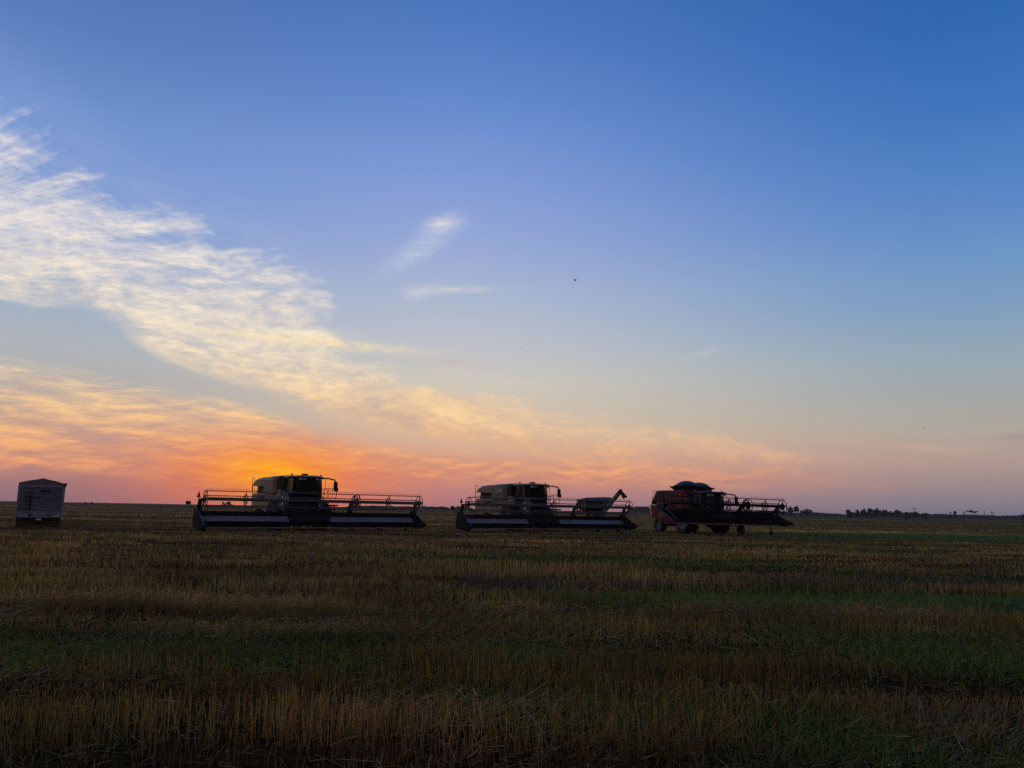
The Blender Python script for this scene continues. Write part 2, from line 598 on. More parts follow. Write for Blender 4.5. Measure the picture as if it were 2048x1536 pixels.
# ------------------------------------------------------------------ the field
# patches of green regrowth and of flattened straw, in metres on the ground: x, y, half-length, half-depth, strength
GREEN = [(-4.7, 8.4, 1.1, 0.75, 1.0), (-2.1, 8.1, 1.1, 0.55, 1.0), (0.3, 8.8, 0.8, 0.5, 0.7), (7.0, 15.4, 5.5, 1.5, 1.1),
         (5.4, 9.0, 1.2, 1.0, 1.0), (1.0, 6.5, 1.3, 0.6, 0.75), (2.0, 6.0, 0.8, 0.9, 0.85), (3.5, 25.0, 7.0, 2.4, 0.8),
         (30.0, 62.0, 15.0, 7.0, 0.9), (10.5, 20.5, 4.0, 1.2, 0.6), (3.3, 5.2, 0.7, 0.5, 0.6)]
LODGED = [(-3.9, 9.2, 1.1, 0.7, 1.0), (-5.0, 7.9, 0.8, 0.4, 0.8), (-1.6, 11.0, 2.5, 0.9, 0.9), (0.4, 12.6, 3.2, 0.9, 0.6),
          (5.0, 13.3, 3.0, 0.6, 0.8), (2.3, 9.6, 1.6, 0.5, 0.7), (-0.6, 10.0, 0.9, 0.4, 0.8), (2.6, 5.7, 1.6, 0.7, 0.55),
          (-13.5, 49.0, 10.0, 4.5, 1.0), (3.8, 57.0, 9.5, 4.5, 1.0), (17.0, 57.5, 7.0, 4.5, 1.0), (-28.5, 47.5, 3.0, 3.0, 1.0)]


def patch(P, x, y):
    wx = (fbm(x * 0.9 + 3, y * 0.9 + 8, 3) - 0.5) * 1.6
    wy = (fbm(x * 0.9 + 40, y * 0.9 + 2, 3) - 0.5) * 0.9
    g = np.zeros_like(x)
    for cx, cy, rx, ry, s in P:
        rx, ry, s = rx * 1.15, ry * 1.15, s * 1.25
        k = min(1.0, rx)
        q = ((x - cx + wx * k) / rx) ** 2 + ((y - cy + wy * k) / ry) ** 2
        g = np.maximum(g, s * np.exp(-q * 1.1))
    return g


def greenness(x, y):
    band = fbm(x * 0.05 + 5.1, y * 0.22 + 1.7, 4)
    right = sstep(-6, 30, x + 0.05 * y)
    near = sstep(34, 12, y)
    g = patch(GREEN, x, y) + sstep(0.50, 0.72, band) * (0.30 + 0.65 * right)
    g += sstep(0.50, 0.75, fbm(x * 0.6, y * 0.9 + 30, 3)) * near * 0.18
    return np.clip(g, 0, 1.15)


def sweep(x, y):
    """0..1 across the long passes the machines left, a couple of metres wide each"""
    v = y * math.cos(R(6)) - x * math.sin(R(6))
    ph = 3.0 * fbm(x * 0.05 + 2, y * 0.08 + 77, 3)
    return 0.5 + 0.5 * np.sin(2 * np.pi * (v / 2.6 + ph))


def lodging(x, y):
    n = fbm(x * 0.22 + 60, y * 0.75 + 20, 4)
    return np.clip(patch(LODGED, x, y) + sstep(0.53, 0.68, n) * 0.95, 0, 1)


def field_material():
    m = bpy.data.materials.new('stubble_field_soil')
    m.use_nodes = True
    nt = m.node_tree
    b = nt.nodes['Principled BSDF']
    g = nt.nodes.new('ShaderNodeNewGeometry')
    sp = nt.nodes.new('ShaderNodeSeparateXYZ')
    nt.links.new(g.outputs['Position'], sp.inputs[0])
    x, y = X(nt, sp.outputs[0]), X(nt, sp.outputs[1])
    band = noise(nt, vec(nt, x * 0.006, y * 0.045), 1.0, 6.0, 0.62)
    band2 = noise(nt, vec(nt, x * 0.03 + 9.0, y * 0.22), 1.0, 5.0, 0.65)
    grain = noise(nt, vec(nt, x * 2.2, y * 2.2), 3.0, 5.0, 0.7)
    k = (band * 0.55 + band2 * 0.45)
    straw = mixc(nt, k.smooth(0.36, 0.64), (0.085, 0.054, 0.022, 1), (0.300, 0.200, 0.085, 1))
    green = mixc(nt, band2.smooth(0.38, 0.62), (0.065, 0.080, 0.020, 1), (0.180, 0.190, 0.055, 1))
    gsel = noise(nt, vec(nt, x * 0.010 + 3.0, y * 0.055 + 7.0), 1.0, 4.0, 0.55)
    gs = (gsel + x * 0.0010).smooth(0.46, 0.66) * 0.85
    col = mixc(nt, gs, straw, green)
    soil = mixc(nt, grain.smooth(0.35, 0.7), (0.020, 0.012, 0.006, 1), (0.075, 0.045, 0.018, 1))
    far = (x * x + y * y).sqrt().smooth(25.0, 110.0)       # the litter closes up into a canopy of stalks away from this corner
    col = mixc(nt, far * 0.92, soil, col)
    nt.links.new(col.sock, b.inputs['Base Color'])
    b.inputs['Roughness'].default_value = 1.0
    b.inputs['Specular IOR Level'].default_value = 0.0
    bp = nt.nodes.new('ShaderNodeBump')
    bp.inputs['Strength'].default_value = 0.7
    bp.inputs['Distance'].default_value = 0.04
    nt.links.new(grain.sock, bp.inputs['Height'])
    nt.links.new(bp.outputs[0], b.inputs['Normal'])
    return m


def build_field():
    # one sheet: fine squares near by for gentle bumps, wide ones out to the horizon
    xs = np.concatenate([[-12000, -4000, -1500, -600, -250, -120], np.arange(-60, 61, 1.5), [120, 250, 600, 1500, 4000, 12000]])
    ys = np.concatenate([[-3000, -300, -40], np.arange(-6, 62, 1.5), [75, 95, 120, 160, 220, 320, 500, 900, 2000, 5000, 12000]])
    gx, gy = np.meshgrid(xs, ys)
    gz = (fbm(gx * 0.28, gy * 0.45, 3) - 0.5) * 0.09 * (np.abs(gx) < 58) * (gy < 58) * (gy > -5)
    nx, ny = len(xs), len(ys)
    v = np.stack([gx, gy, gz], -1).reshape(-1, 3)
    i = np.arange(nx * ny).reshape(ny, nx)
    f = np.stack([i[:-1, :-1], i[:-1, 1:], i[1:, 1:], i[1:, :-1]], -1).reshape(-1, 4)
    me = bpy.data.meshes.new('field')
    me.from_pydata(v.tolist(), [], f.tolist())
    me.materials.append(field_material())
    o = bpy.data.objects.new('field', me)
    COL.objects.link(o)
    tag(o, 'harvested grain field of brown stubble reaching to the horizon', kind='structure')


def soil_z(x, y):
    return (fbm(x * 0.28, y * 0.45, 3) - 0.5) * 0.09 * ((np.abs(x) < 57) & (y < 57))


def blade_material(name, transl=0.25):
    m = bpy.data.materials.new(name)
    m.use_nodes = True
    nt = m.node_tree
    b = nt.nodes['Principled BSDF']
    a = nt.nodes.new('ShaderNodeAttribute')
    a.attribute_name = 'tint'
    nt.links.new(a.outputs['Color'], b.inputs['Base Color'])
    b.inputs['Roughness'].default_value = 0.55
    b.inputs['Specular IOR Level'].default_value = 0.25
    if transl:
        t = nt.nodes.new('ShaderNodeBsdfTranslucent')
        nt.links.new(a.outputs['Color'], t.inputs['Color'])
        mx = nt.nodes.new('ShaderNodeMixShader')
        mx.inputs[0].default_value = transl
        nt.links.new(b.outputs[0], mx.inputs[1])
        nt.links.new(t.outputs[0], mx.inputs[2])
        nt.links.new(mx.outputs[0], nt.nodes['Material Output'].inputs['Surface'])
    return m


def mesh_from_arrays(name, V, F, tint, mat):
    me = bpy.data.meshes.new(name)
    nv, nf, k = len(V), len(F), F.shape[1]
    me.vertices.add(nv)
    me.vertices.foreach_set('co', V.astype(np.float32).ravel())
    me.loops.add(nf * k)
    me.loops.foreach_set('vertex_index', F.astype(np.int32).ravel())
    me.polygons.add(nf)
    me.polygons.foreach_set('loop_start', np.arange(0, nf * k, k, dtype=np.int32))
    me.update(calc_edges=True)
    at = me.attributes.new('tint', 'FLOAT_COLOR', 'POINT')
    rgba = np.ones((nv, 4), np.float32)
    rgba[:, :3] = tint
    at.data.foreach_set('color', rgba.ravel())
    me.materials.append(mat)
    o = bpy.data.objects.new(name, me)
    COL.objects.link(o)
    return o


def strands(base, tip_dir, length, width, tint, bend, sides, rng, segs=2, taper=0.85, droop=0.0):
    """many thin stalks: sides=2 gives flat ribbons, sides=3 gives three-cornered straws. Returns vertices, faces, tints"""
    n = len(base)
    yaw = rng.random(n) * 2 * np.pi
    side = np.stack([np.cos(yaw), np.sin(yaw), np.zeros(n)], -1)
    side -= tip_dir * np.sum(side * tip_dir, -1, keepdims=True)
    side /= np.linalg.norm(side, axis=-1, keepdims=True) + 1e-9
    oth = np.cross(tip_dir, side)
    rings = []
    for k in range(segs + 1):
        t = k / segs
        p = base + tip_dir * (length * t)[:, None] + bend * (t * t)[None, None] if np.isscalar(t) and False else base + tip_dir * (length * t)[:, None] + bend * (t * t)
        p = p.copy()
        p[:, 2] -= droop * length * t * t
        w = (width * (1 - (1 - taper) * t))[:, None]
        if sides == 2:
            rings.append(np.stack([p - side * w / 2, p + side * w / 2], 1))
        else:
            c = [(math.cos(q), math.sin(q)) for q in (0.3, 0.3 + 2.094, 0.3 + 4.189)]
            rings.append(np.stack([p + (side * a + oth * b) * w * 0.55 for a, b in c], 1))
    V = np.stack(rings, 1)                                   # n, segs+1, sides, 3
    m = (segs + 1) * sides
    idx = np.arange(n)[:, None] * m
    F = []
    pairs = [(0, 1)] if sides == 2 else [(0, 1), (1, 2), (2, 0)]
    for k in range(segs):
        for a, b in pairs:
            F.append(idx + np.array([[k * sides + a, k * sides + b, (k + 1) * sides + b, (k + 1) * sides + a]]))
    F = np.stack(F, 1).reshape(-1, 4)
    return V.reshape(-1, 3), F, np.repeat(tint, m, axis=0)


def scatter(rng, n, y0, y1, power, margin=2.5):
    """points in the wedge the picture looks over (and a strip each side); density falls off as y^-power"""
    yy = np.linspace(y0, y1, 4000)
    pdf = (1.32 * yy + 2 * margin) * yy ** (-power)
    cdf = np.cumsum(pdf)
    cdf /= cdf[-1]
    y = np.interp(rng.random(n), cdf, yy)
    x = (rng.random(n) * 2 - 1) * (0.66 * y + margin)
    return x, y


def join(parts):
    V, F, T, o = [], [], [], 0
    for v, f, t in parts:
        V.append(v)
        F.append(f + o)
        T.append(t)
        o += len(v)
    return np.concatenate(V), np.concatenate(F), np.concatenate(T)


def straw_tint(rng, n, g, x, y):
    r = rng.random((n, 1))
    a, b, c = np.array([[0.50, 0.320, 0.105]]), np.array([[0.38, 0.190, 0.062]]), np.array([[0.46, 0.370, 0.190]])
    t = np.where(r < 0.5, a, np.where(r < 0.82, b, c))
    calm = sstep(10.0, 70.0, y)[:, None]
    t = t * (1 - calm * 0.6) + np.array([[0.41, 0.280, 0.105]]) * calm * 0.6
    t = t * (0.50 + 0.85 * rng.random((n, 1)) * (1 - 0.55 * calm) + 0.42 * 0.55 * calm)
    streak = fbm(x * 0.020 + 31, y * 0.55 / (1 + y * 0.012) + 12, 4)[:, None]
    t = t * 0.90
    t = t * (1 - calm * 0.75 + calm * 0.75 * (0.35 + 1.5 * sstep(0.30, 0.68, streak)))
    warm = fbm(x * 0.07 + 11, y * 0.25 + 4, 3)[:, None]
    t = t * (0.72 + 0.56 * warm)
    hue = fbm(x * 0.35 + 21, y * 1.1 + 3, 4)
    ol = (sstep(0.44, 0.60, hue) * (0.42 + 0.38 * sstep(-6, 25, x + 0.05 * y)))[:, None]
    t = t * (1 - ol) + np.array([[0.270, 0.280, 0.055]]) * (0.45 + 0.6 * rng.random((n, 1))) * ol
    t = t * (0.50 + 1.0 * sstep(0.25, 0.75, fbm(x * 0.5 + 44, y * 1.7 + 19, 3))[:, None])
    t = t * (0.78 + 0.44 * sweep(x, y)[:, None])
    gr = np.array([[0.150, 0.235, 0.030]]) * (0.6 + 0.8 * rng.random((n, 1)))
    k = (g * (0.62 + 0.28 * sstep(20.0, 70.0, y)))[:, None].clip(0, 0.92)
    return t * (1 - k) + gr * 0.80 * k


def build_stubble():
    rng = np.random.default_rng(3)
    mat = blade_material('stubble_straw', 0.22)
    parts = []
    ROW = R(7)
    cr, sr = math.cos(ROW), math.sin(ROW)
    for (n, y0, y1, pw, sides, segs) in ((125000, 3.6, 15.6, 0.45, 3, 2), (310000, 10.4, 90.0, 1.40, 2, 2), (150000, 70.0, 420.0, 1.9, 2, 1)):
        x, y = scatter(rng, n, y0, y1, pw)
        if y0 < 50:                                           # drilled rows
            v = -x * sr + y * cr
            u = x * cr + y * sr
            sp = 0.19
            v = (np.round(v / sp) * sp) + rng.normal(0, 0.030, n)
            x, y = u * cr - v * sr, u * sr + v * cr
        keep = rng.random(n) < (0.30 + 0.95 * sstep(0.25, 0.6, fbm(x * 0.9 + 70, y * 1.3, 3)))
        g = greenness(x, y)
        keep &= rng.random(n) > 0.72 * g.clip(0, 1)
        keep &= rng.random(n) < (1 - sstep(10.5, 15.5, y) if y0 < 5 else (sstep(10.5, 15.5, y) if y0 < 50 else 1.0))
        x, y, g = x[keep], y[keep], g[keep]
        n = len(x)
        L = lodging(x, y)
        lod = rng.random(n) < L * 0.85
        h = rng.normal(0.145, 0.032, n).clip(0.05, 0.26)
        h *= 0.80 + 0.5 * fbm(x * 0.15, y * 0.5 + 90, 2)
        h *= 0.50 + 0.85 * sstep(0.36, 0.58, fbm(x * 0.16 + 5, y * 0.85 + 33, 3))
        h *= 0.76 + 0.30 * sweep(x, y)
        h *= 1.0 - 0.50 * sstep(16.0, 60.0, y)
        h *= np.where(rng.random(n) < 0.05, 1.35, 1.0)
        lean = np.abs(rng.normal(0, 0.19, n)) + np.where(lod, 0.75 + 0.45 * rng.random(n), 0) + 0.15 * L
        lazi = np.where(lod, 0.55 + rng.normal(0, 0.35, n) + 1.2 * (fbm(x * 0.2, y * 0.2, 2) - 0.5), rng.random(n) * 2 * np.pi)
        h = np.where(lod, h * 1.35, h)
        d = np.stack([np.sin(lean) * np.cos(lazi), np.sin(lean) * np.sin(lazi), np.cos(lean)], -1)
        w = 0.0039 * np.maximum(1.0, (y / 9.0) ** 0.92) * (0.7 + 0.6 * rng.random(n))
        if y0 > 50:
            w = 0.055 * (y / 100.0) ** 0.9 * (0.6 + 0.8 * rng.random(n))
            h = h * 1.05
        base = np.stack([x, y, soil_z(x, y) - 0.015], -1)
        bend = np.stack([rng.normal(0, 0.012, n), rng.normal(0, 0.012, n), np.zeros(n)], -1)
        parts.append(strands(base, d, h, w, straw_tint(rng, n, g, x, y), bend, sides, rng, segs=segs))
    o = mesh_from_arrays('wheat_stubble', *join(parts), mat)
    tag(o, 'short brown cut stalks standing in rows all over the field', kind='stuff')

    # dry leaves and loose straw lying on and between the stalks
    parts = []
    for (n, y0, y1, pw, wmul) in ((30000, 3.6, 14.0, 0.4, 0.8), (30000, 13.0, 70.0, 1.3, 1.0)):
        x, y = scatter(rng, n, y0, y1, pw)
        L = lodging(x, y)
        g = greenness(x, y)
        keep = rng.random(n) < 0.28 + 0.7 * np.maximum(L, 0.4 * g)
        x, y, L, g = x[keep], y[keep], L[keep], g[keep]
        n = len(x)
        az = rng.random(n) * np.pi * 2
        up = rng.normal(0.06, 0.22, n)
        d = np.stack([np.cos(az) * np.cos(up), np.sin(az) * np.cos(up), np.sin(up)], -1)
        ln = 0.07 + 0.20 * rng.random(n) ** 1.8
        z = soil_z(x, y) + 0.02 + 0.13 * rng.random(n) ** 1.5
        w = 0.0045 * np.maximum(1.0, (y / 9.0) ** 0.9) * (0.7 + 0.8 * rng.random(n))
        t = straw_tint(rng, n, g * 0.4, x, y) * (0.75 + 0.6 * rng.random((n, 1)) ** 4)
        bend = rng.normal(0, 0.025, (n, 3))
        parts.append(strands(np.stack([x, y, z], -1), d, ln, w, t, bend, 2, rng, segs=2, taper=0.7, droop=0.15))
    o = mesh_from_arrays('loose_straw', *join(parts), mat)
    tag(o, 'pale loose straws scattered over the stubble', kind='stuff')

    # green regrowth
    gm = blade_material('regrowth_leaf', 0.3)
    parts = []
    for (n, y0, y1, pw) in ((150000, 3.6, 16.0, 0.45), (170000, 15.0, 110.0, 1.35)):
        x, y = scatter(rng, n, y0, y1, pw)
        g = greenness(x, y)
        keep = rng.random(n) < (g * 1.0).clip(0.03, 1.0)
        x, y, g = x[keep], y[keep], g[keep]
        n = len(x)
        az = rng.random(n) * np.pi * 2
        el = rng.normal(0.95, 0.35, n).clip(0.1, 1.5)
        d = np.stack([np.cos(az) * np.cos(el), np.sin(az) * np.cos(el), np.sin(el)], -1)
        ln = (0.07 + 0.17 * rng.random(n)) * (0.70 + 0.6 * g)
        w = 0.0055 * np.maximum(1.0, (y / 9.0) ** 0.9) * (0.6 + 0.9 * rng.random(n))
        teal = sstep(2, 14, x)[:, None]
        c = np.array([[0.125, 0.235, 0.026]]) * (1 - teal) + np.array([[0.050, 0.215, 0.060]]) * teal
        t = c * (0.5 + 0.9 * rng.random((n, 1)))
        bend = rng.normal(0, 0.02, (n, 3))
        parts.append(strands(np.stack([x, y, soil_z(x, y) - 0.01], -1), d, ln, w, t, bend, 2, rng, segs=3, taper=0.25, droop=0.45))
    o = mesh_from_arrays('green_regrowth', *join(parts), gm)
    tag(o, 'patches of green weeds and volunteer shoots between the stalks', kind='stuff')

    # ridges of threshed straw left in lines across the field
    parts = []
    rows = [((-1.0, 16.6), (15.5, 19.6), 0.55, 0.20, 9000, 0.0055), ((16.0, 19.7), (24.0, 21.2), 0.6, 0.18, 3000, 0.006)]
    for y_, x0, x1 in ((63, -46, -14), (88, -70, -20), (92, 30, 80), (128, -95, -30), (124, 10, 110), (150, 40, 130), (182, -150, -60),
                       (188, 30, 165), (262, 40, 230), (250, -200, -95), (380, -60, 330), (390, -330, -150)):
        rows.append(((x0, y_), (x1, y_ + (x1 - x0) * 0.012), 0.9, 0.27, int(abs(x1 - x0) * 34), 0.020 * (y_ / 60.0) ** 0.8))
    for (a, b, hw, hh, n, w) in rows:
        t = rng.random(n)
        v = np.clip(rng.normal(0, 0.5, n), -1.2, 1.2)
        lump = 0.35 + 1.1 * vnoise(t * math.dist(a, b) * 0.9 + a[1], np.full(n, a[1] * 0.37))
        wob = (vnoise(t * math.dist(a, b) * 0.25 + 5, np.full(n, a[1] * 1.7)) - 0.5) * hw * 1.2
        x = a[0] + (b[0] - a[0]) * t
        y = a[1] + (b[1] - a[1]) * t + v * hw + wob
        z = hh * lump * np.exp(-(v * 1.5) ** 2) * rng.random(n) + 0.03
        az = rng.random(n) * 2 * np.pi
        up = rng.normal(0.05, 0.35, n)
        d = np.stack([np.cos(az) * np.cos(up), np.sin(az) * np.cos(up), np.sin(up)], -1)
        ln = 0.12 + 0.25 * rng.random(n)
        c = np.array([[0.070, 0.056, 0.032]]) * (0.35 + 1.1 * rng.random((n, 1)))
        parts.append(strands(np.stack([x, y, z], -1), d, ln, np.full(n, w) * (0.7 + 0.6 * rng.random(n)), c, rng.normal(0, 0.03, (n, 3)), 2, rng, segs=2, droop=0.2))
    o = mesh_from_arrays('straw_swath', *join(parts), mat)
    tag(o, 'dark ridges of chopped straw lying in lines across the field', kind='stuff')


build_field()
build_stubble()


# ------------------------------------------------------------------ combine harvesters: x forward, y to the machine's left, z up; origin on the ground under the front axle
def wheel(parent, name, c, rad, width, side, lug=True):
    e = empty(name, parent, c)
    h = width / 2
    t = MB()
    t.lathe([(rad * 0.60, -h * 0.78), (rad * 0.80, -h), (rad * 0.94, -h * 0.93), (rad * 0.985, -h * 0.55), (rad * 0.985, h * 0.55),
             (rad * 0.94, h * 0.93), (rad * 0.80, h), (rad * 0.60, h * 0.78)], (0, 0, 0), 36)
    if lug:
        for i in range(22):
            a = 2 * math.pi * i / 22
            for s in (-1, 1):
                b = a + (0.5 * math.pi / 22 if s > 0 else -0.5 * math.pi / 22)
                p0 = (rad * 0.975 * math.cos(b), s * 0.02, rad * 0.975 * math.sin(b))
                b2 = b + 0.22
                p1 = (rad * 0.955 * math.cos(b2), s * h * 0.97, rad * 0.955 * math.sin(b2))
                t.beam(p0, p1, 0.07, 0.07, up=(math.cos(a), 0, math.sin(a)))
    t.build('tyre', M['tyre'], e, smooth=True)
    r = MB()
    o = side * h * 0.62
    r.lathe([(rad * 0.63, o), (rad * 0.60, o * 1.1), (rad * 0.53, o * 1.0), (rad * 0.50, o * 0.35), (rad * 0.26, o * 0.20), (rad * 0.22, o * 0.75), (rad * 0.001, o * 0.78)],
            (0, 0, 0), 30)
    r.lathe([(rad * 0.62, -o), (rad * 0.5, -o * 0.7), (rad * 0.5, o * 0.35)], (0, 0, 0), 30)
    for i in range(8):
        a = 2 * math.pi * i / 8
        r.tube((rad * 0.36 * math.cos(a), o * 0.25, rad * 0.36 * math.sin(a)), (rad * 0.36 * math.cos(a), o * 0.45, rad * 0.36 * math.sin(a)), 0.022, n=6)
    r.build('rim', M['rim'], e, smooth=True)
    return e


def make_header(parent, half, raise_z=0.0, tilt=0.0, divider_mats=None, frame_mat=None, flags=True, spare_wheels=(), hx=2.75, gap=(-1.85, 0.95), out=(0.20, 0.04), canvas=None, reel_mat=None, disc_mat=None, reel_dz=0.0, div_h=1.0):
    """draper header with a finger reel; its own x counts from the back of the header"""
    H = half
    reel_mat = reel_mat or M['tube']
    disc_mat = disc_mat or M['steel']
    hd = empty('header', parent, (hx, 0, raise_z), (tilt, 0, 0))
    fm = frame_mat or M['frame']
    b = MB()
    b.box(-0.05, 0.15, -H, H, 1.06, 1.22)
    b.box(-0.02, 0.10, -H, H, 0.30, 0.46)
    g0, g1 = gap
    for y0, y1 in ((-H, g0 + 0.1), (g1 - 0.1, H)):
        b.box(0.02, 0.06, y0, y1, 0.46, 1.06)
        n = max(2, int((y1 - y0) / 0.8))
        for i in range(n):
            y = y0 + 0.1 + (y1 - y0 - 0.2) * i / (n - 1)
            b.box(-0.10, -0.052, y - 0.05, y + 0.05, 0.34, 1.16)
    for y in np.linspace(-H + 0.5, H - 0.5, 12):
        b.beam((0.1, y, 0.36), (1.05, y, 0.22), 0.07, 0.09)
    b.build('back_frame', fm, hd)
    for y0, y1 in ((-H + 0.12, g0), (g1, H - 0.12)):
        c = MB()
        pr = [(0.09, 0.92), (0.24, 0.92), (0.66, 0.66), (0.70, 0.60), (0.64, 0.58), (0.12, 0.80)]
        c.loft([[(x, y0, z) for x, z in pr], [(x, y1, z) for x, z in pr]])
        k = int((y1 - y0) / 0.45)
        for i in range(1, k):
            y = y0 + (y1 - y0) * i / k
            c.beam((0.25, y, 0.918), (0.655, y, 0.668), 0.03, 0.018)
        c.build('draper_belt', canvas or M['canvas'], hd)
        c = MB()
        c.loft([[(x, y0, z) for x, z in ((0.68, 0.57), (0.76, 0.61), (1.10, 0.27), (1.10, 0.20), (0.70, 0.30))],
                [(x, y1, z) for x, z in ((0.68, 0.57), (0.76, 0.61), (1.10, 0.27), (1.10, 0.20), (0.70, 0.30))]])
        c.build('front_deck', M['matte'], hd)
    f = MB()
    f.box(0.12, 1.0, g0 + 0.03, g1 - 0.03, 0.33, 0.41)
    f.tube((0.45, g0 + 0.05, 0.72), (0.45, g1 - 0.05, 0.72), 0.24, n=14)
    for y in np.linspace(g0 + 0.15, g1 - 0.15, 14):
        f.beam((0.45, y, 0.72), (0.45 + 0.36 * math.cos(y * 9), y, 0.72 + 0.36 * math.sin(y * 9)), 0.03, 0.03)
    f.build('feed_drum', M['black'], hd)
    k = MB()
    k.box(1.06, 1.18, -H, H, 0.19, 0.27)
    for y in np.arange(-H + 0.08, H, 0.152):
        k.add([(1.18, y - 0.022, 0.25), (1.18, y + 0.022, 0.25), (1.18, y, 0.215), (1.31, y, 0.235)], [(0, 1, 3), (1, 2, 3), (2, 0, 3)])
    k.build('cutter_bar', M['steel'], hd)
    for i, s in enumerate((-1, 1)):
        d = MB()
        yc = s * (H + out[i])
        rings = []
        for x, w, z0, z1 in ((-0.12, 0.16, 0.20, 1.34), (0.15, 0.22, 0.17, 1.36), (0.55, 0.24, 0.16, 1.26), (1.05, 0.24, 0.16, 0.98),
                             (1.55, 0.20, 0.19, 0.74), (1.95, 0.12, 0.30, 0.58), (2.22, 0.03, 0.40, 0.46)):
            if s < 0 and x > 0.5:
                z0, z1 = z0 - 0.09 * (x - 0.5), z1 - 0.13 * (x - 0.5)
            z1 = z0 + (z1 - z0) * div_h
            y_in, y_out = yc - s * w / 2, yc + s * w / 2
            zc = z0 + (z1 - z0) * 0.62
            rings.append([(x, y_in, z0), (x, y_in, z1), (x, yc, z1 + 0.02), (x, y_out, zc), (x, y_out, z0 + 0.08), (x, yc, z0)])
        d.loft(rings)
        d.build('end_divider', (divider_mats or (M['divider'], M['divider']))[i], hd, bevel=0.012)
        rod = MB()
        rod.path([(2.18, yc, 0.44), (1.6, yc + s * 0.05, 0.95), (0.9, yc + s * 0.08, 1.22), (0.3, yc + s * 0.06, 1.46)], 0.018)
        rod.build('divider_rod', M['steel'], hd)
    # reel
    cx, cz, rr = 1.20, 1.93 + reel_dz, 0.50
    t = MB()
    for y0, y1 in ((-H + 0.05, -H / 3 - 0.12), (-H / 3 + 0.12, H / 3 - 0.12), (H / 3 + 0.12, H - 0.05)):
        t.tube((cx, y0, cz), (cx, y1, cz), 0.085, n=14)
    t.build('reel_tube', reel_mat, hd, smooth=True)
    for ang in (8, 80, 152, 224, 296):
        a = R(ang)
        bx, bz = cx + rr * math.sin(a), cz + rr * math.cos(a)
        m = MB()
        for y0, y1 in ((-H + 0.05, -H / 3 - 0.12), (-H / 3 + 0.12, H / 3 - 0.12), (H / 3 + 0.12, H - 0.05)):
            m.tube((bx, y0, bz), (bx, y1, bz), 0.026, n=8)
            ta = a + (0.55 if ang < 40 else 0.0)
            dx, dz = (0.17, 0.19) if ang < 40 else (-0.07, -0.23)
            for y in np.arange(y0 + 0.05, y1, 0.165):
                m.tube((bx, y, bz), (bx + dx * 0.55, y + 0.012, bz + dz * 0.6), 0.019, 0.014, n=4)
                m.tube((bx + dx * 0.55, y + 0.012, bz + dz * 0.6), (bx + dx, y + 0.03, bz + dz), 0.014, 0.007, n=4)
        m.build('reel_bat', reel_mat, hd)
    ys = [-H + 0.04, -H * 2 / 3, -H / 3 - 0.11, -H / 3 + 0.11, 0.0, H / 3 - 0.11, H / 3 + 0.11, H * 2 / 3, H - 0.04]
    for j, y in enumerate(ys):
        d = MB()
        big = j in (0, 2, 3, 5, 6, 8)
        d.ring((cx, y, cz), 0.52 if j in (0, 2, 6, 8) else (0.43 if big else 0.34), 0.030, n=30)
        for ang in (8, 80, 152, 224, 296):
            a = R(ang)
            d.beam((cx, y, cz), (cx + rr * math.sin(a), y, cz + rr * math.cos(a)), 0.07, 0.03, up=(0, 1, 0))
        if j in (2, 6):
            d.ring((cx + 0.09, y + (0.10 if j == 2 else -0.10), cz - 0.02), 0.56, 0.028, n=30)
            d.lathe([(0.02, -0.02), (0.30, -0.02), (0.30, 0.02), (0.02, 0.02)], (cx, y, cz), 22)
        if j in (0, 8):
            d.lathe([(0.02, -0.015), (0.26, -0.015), (0.26, 0.015), (0.02, 0.015)], (cx, y, cz), 22)
        d.build('reel_disc', disc_mat if big else reel_mat, hd)
    for y in (-H - 0.06, -H / 3, H / 3, H + 0.06):
        m = MB()
        m.beam((0.08, y, 1.20), (0.55, y, cz), 0.16, 0.20, up=(0, 1, 0))
        m.beam((0.50, y, cz - 0.03), (1.32, y, cz), 0.12, 0.15, up=(0, 1, 0))
        m.tube((0.18, y + 0.1, 1.05), (0.85, y + 0.1, 1.86), 0.035, n=8)
        m.tube((0.42, y + 0.1, 1.34), (0.18, y + 0.1, 1.05), 0.055, n=10)
        m.build('reel_arm', fm, hd)
    # small wheels and shoes that carry the header
    for y, r_ in ((-H + 0.05, 0.27), (-H * 0.36, 0.17), (H * 0.34, 0.17), (H * 0.62, 0.16), (H * 0.9, 0.14)) if not raise_z else spare_wheels:
        w = MB()
        z = r_ - raise_z - tilt * y
        wx = 1.25 if y < -H * 0.9 and not raise_z else 0.62
        w.lathe([(0.03, -0.09), (r_ * 0.9, -0.09), (r_, -0.05), (r_, 0.05), (r_ * 0.9, 0.09), (0.03, 0.09)], (wx, y, z), 20)
        w.beam((wx, y + 0.12, z), (wx - 0.45, y + 0.12, 0.36), 0.06, 0.08)
        w.build('gauge_wheel', M['tyre'], hd)
    l = MB()
    l.tube((0.05, -H, 1.20), (-0.05, -H - 0.62, 1.62), 0.02, n=6)
    l.box(-0.10, 0.0, -H - 0.76, -H - 0.48, 1.60, 1.80)
    l.build('marker_light', M['black'], hd)
    if flags:
        g = MB()
        y = -H - 0.16
        g.add([(0.42, y - 0.13, 2.02), (0.42, y + 0.13, 2.02), (0.42, y, 2.42), (0.45, y - 0.13, 2.02), (0.45, y + 0.13, 2.02), (0.45, y, 2.42)],
              [(0, 2, 1), (3, 4, 5), (0, 1, 4, 3), (1, 2, 5, 4), (2, 0, 3, 5)])
        g.build('warning_flag', M['flag'], hd)
        p = MB()
        p.tube((0.435, y, 1.25), (0.435, y, 2.02), 0.015, n=6)
        p.build('flag_staff', M['black'], hd)
    return hd


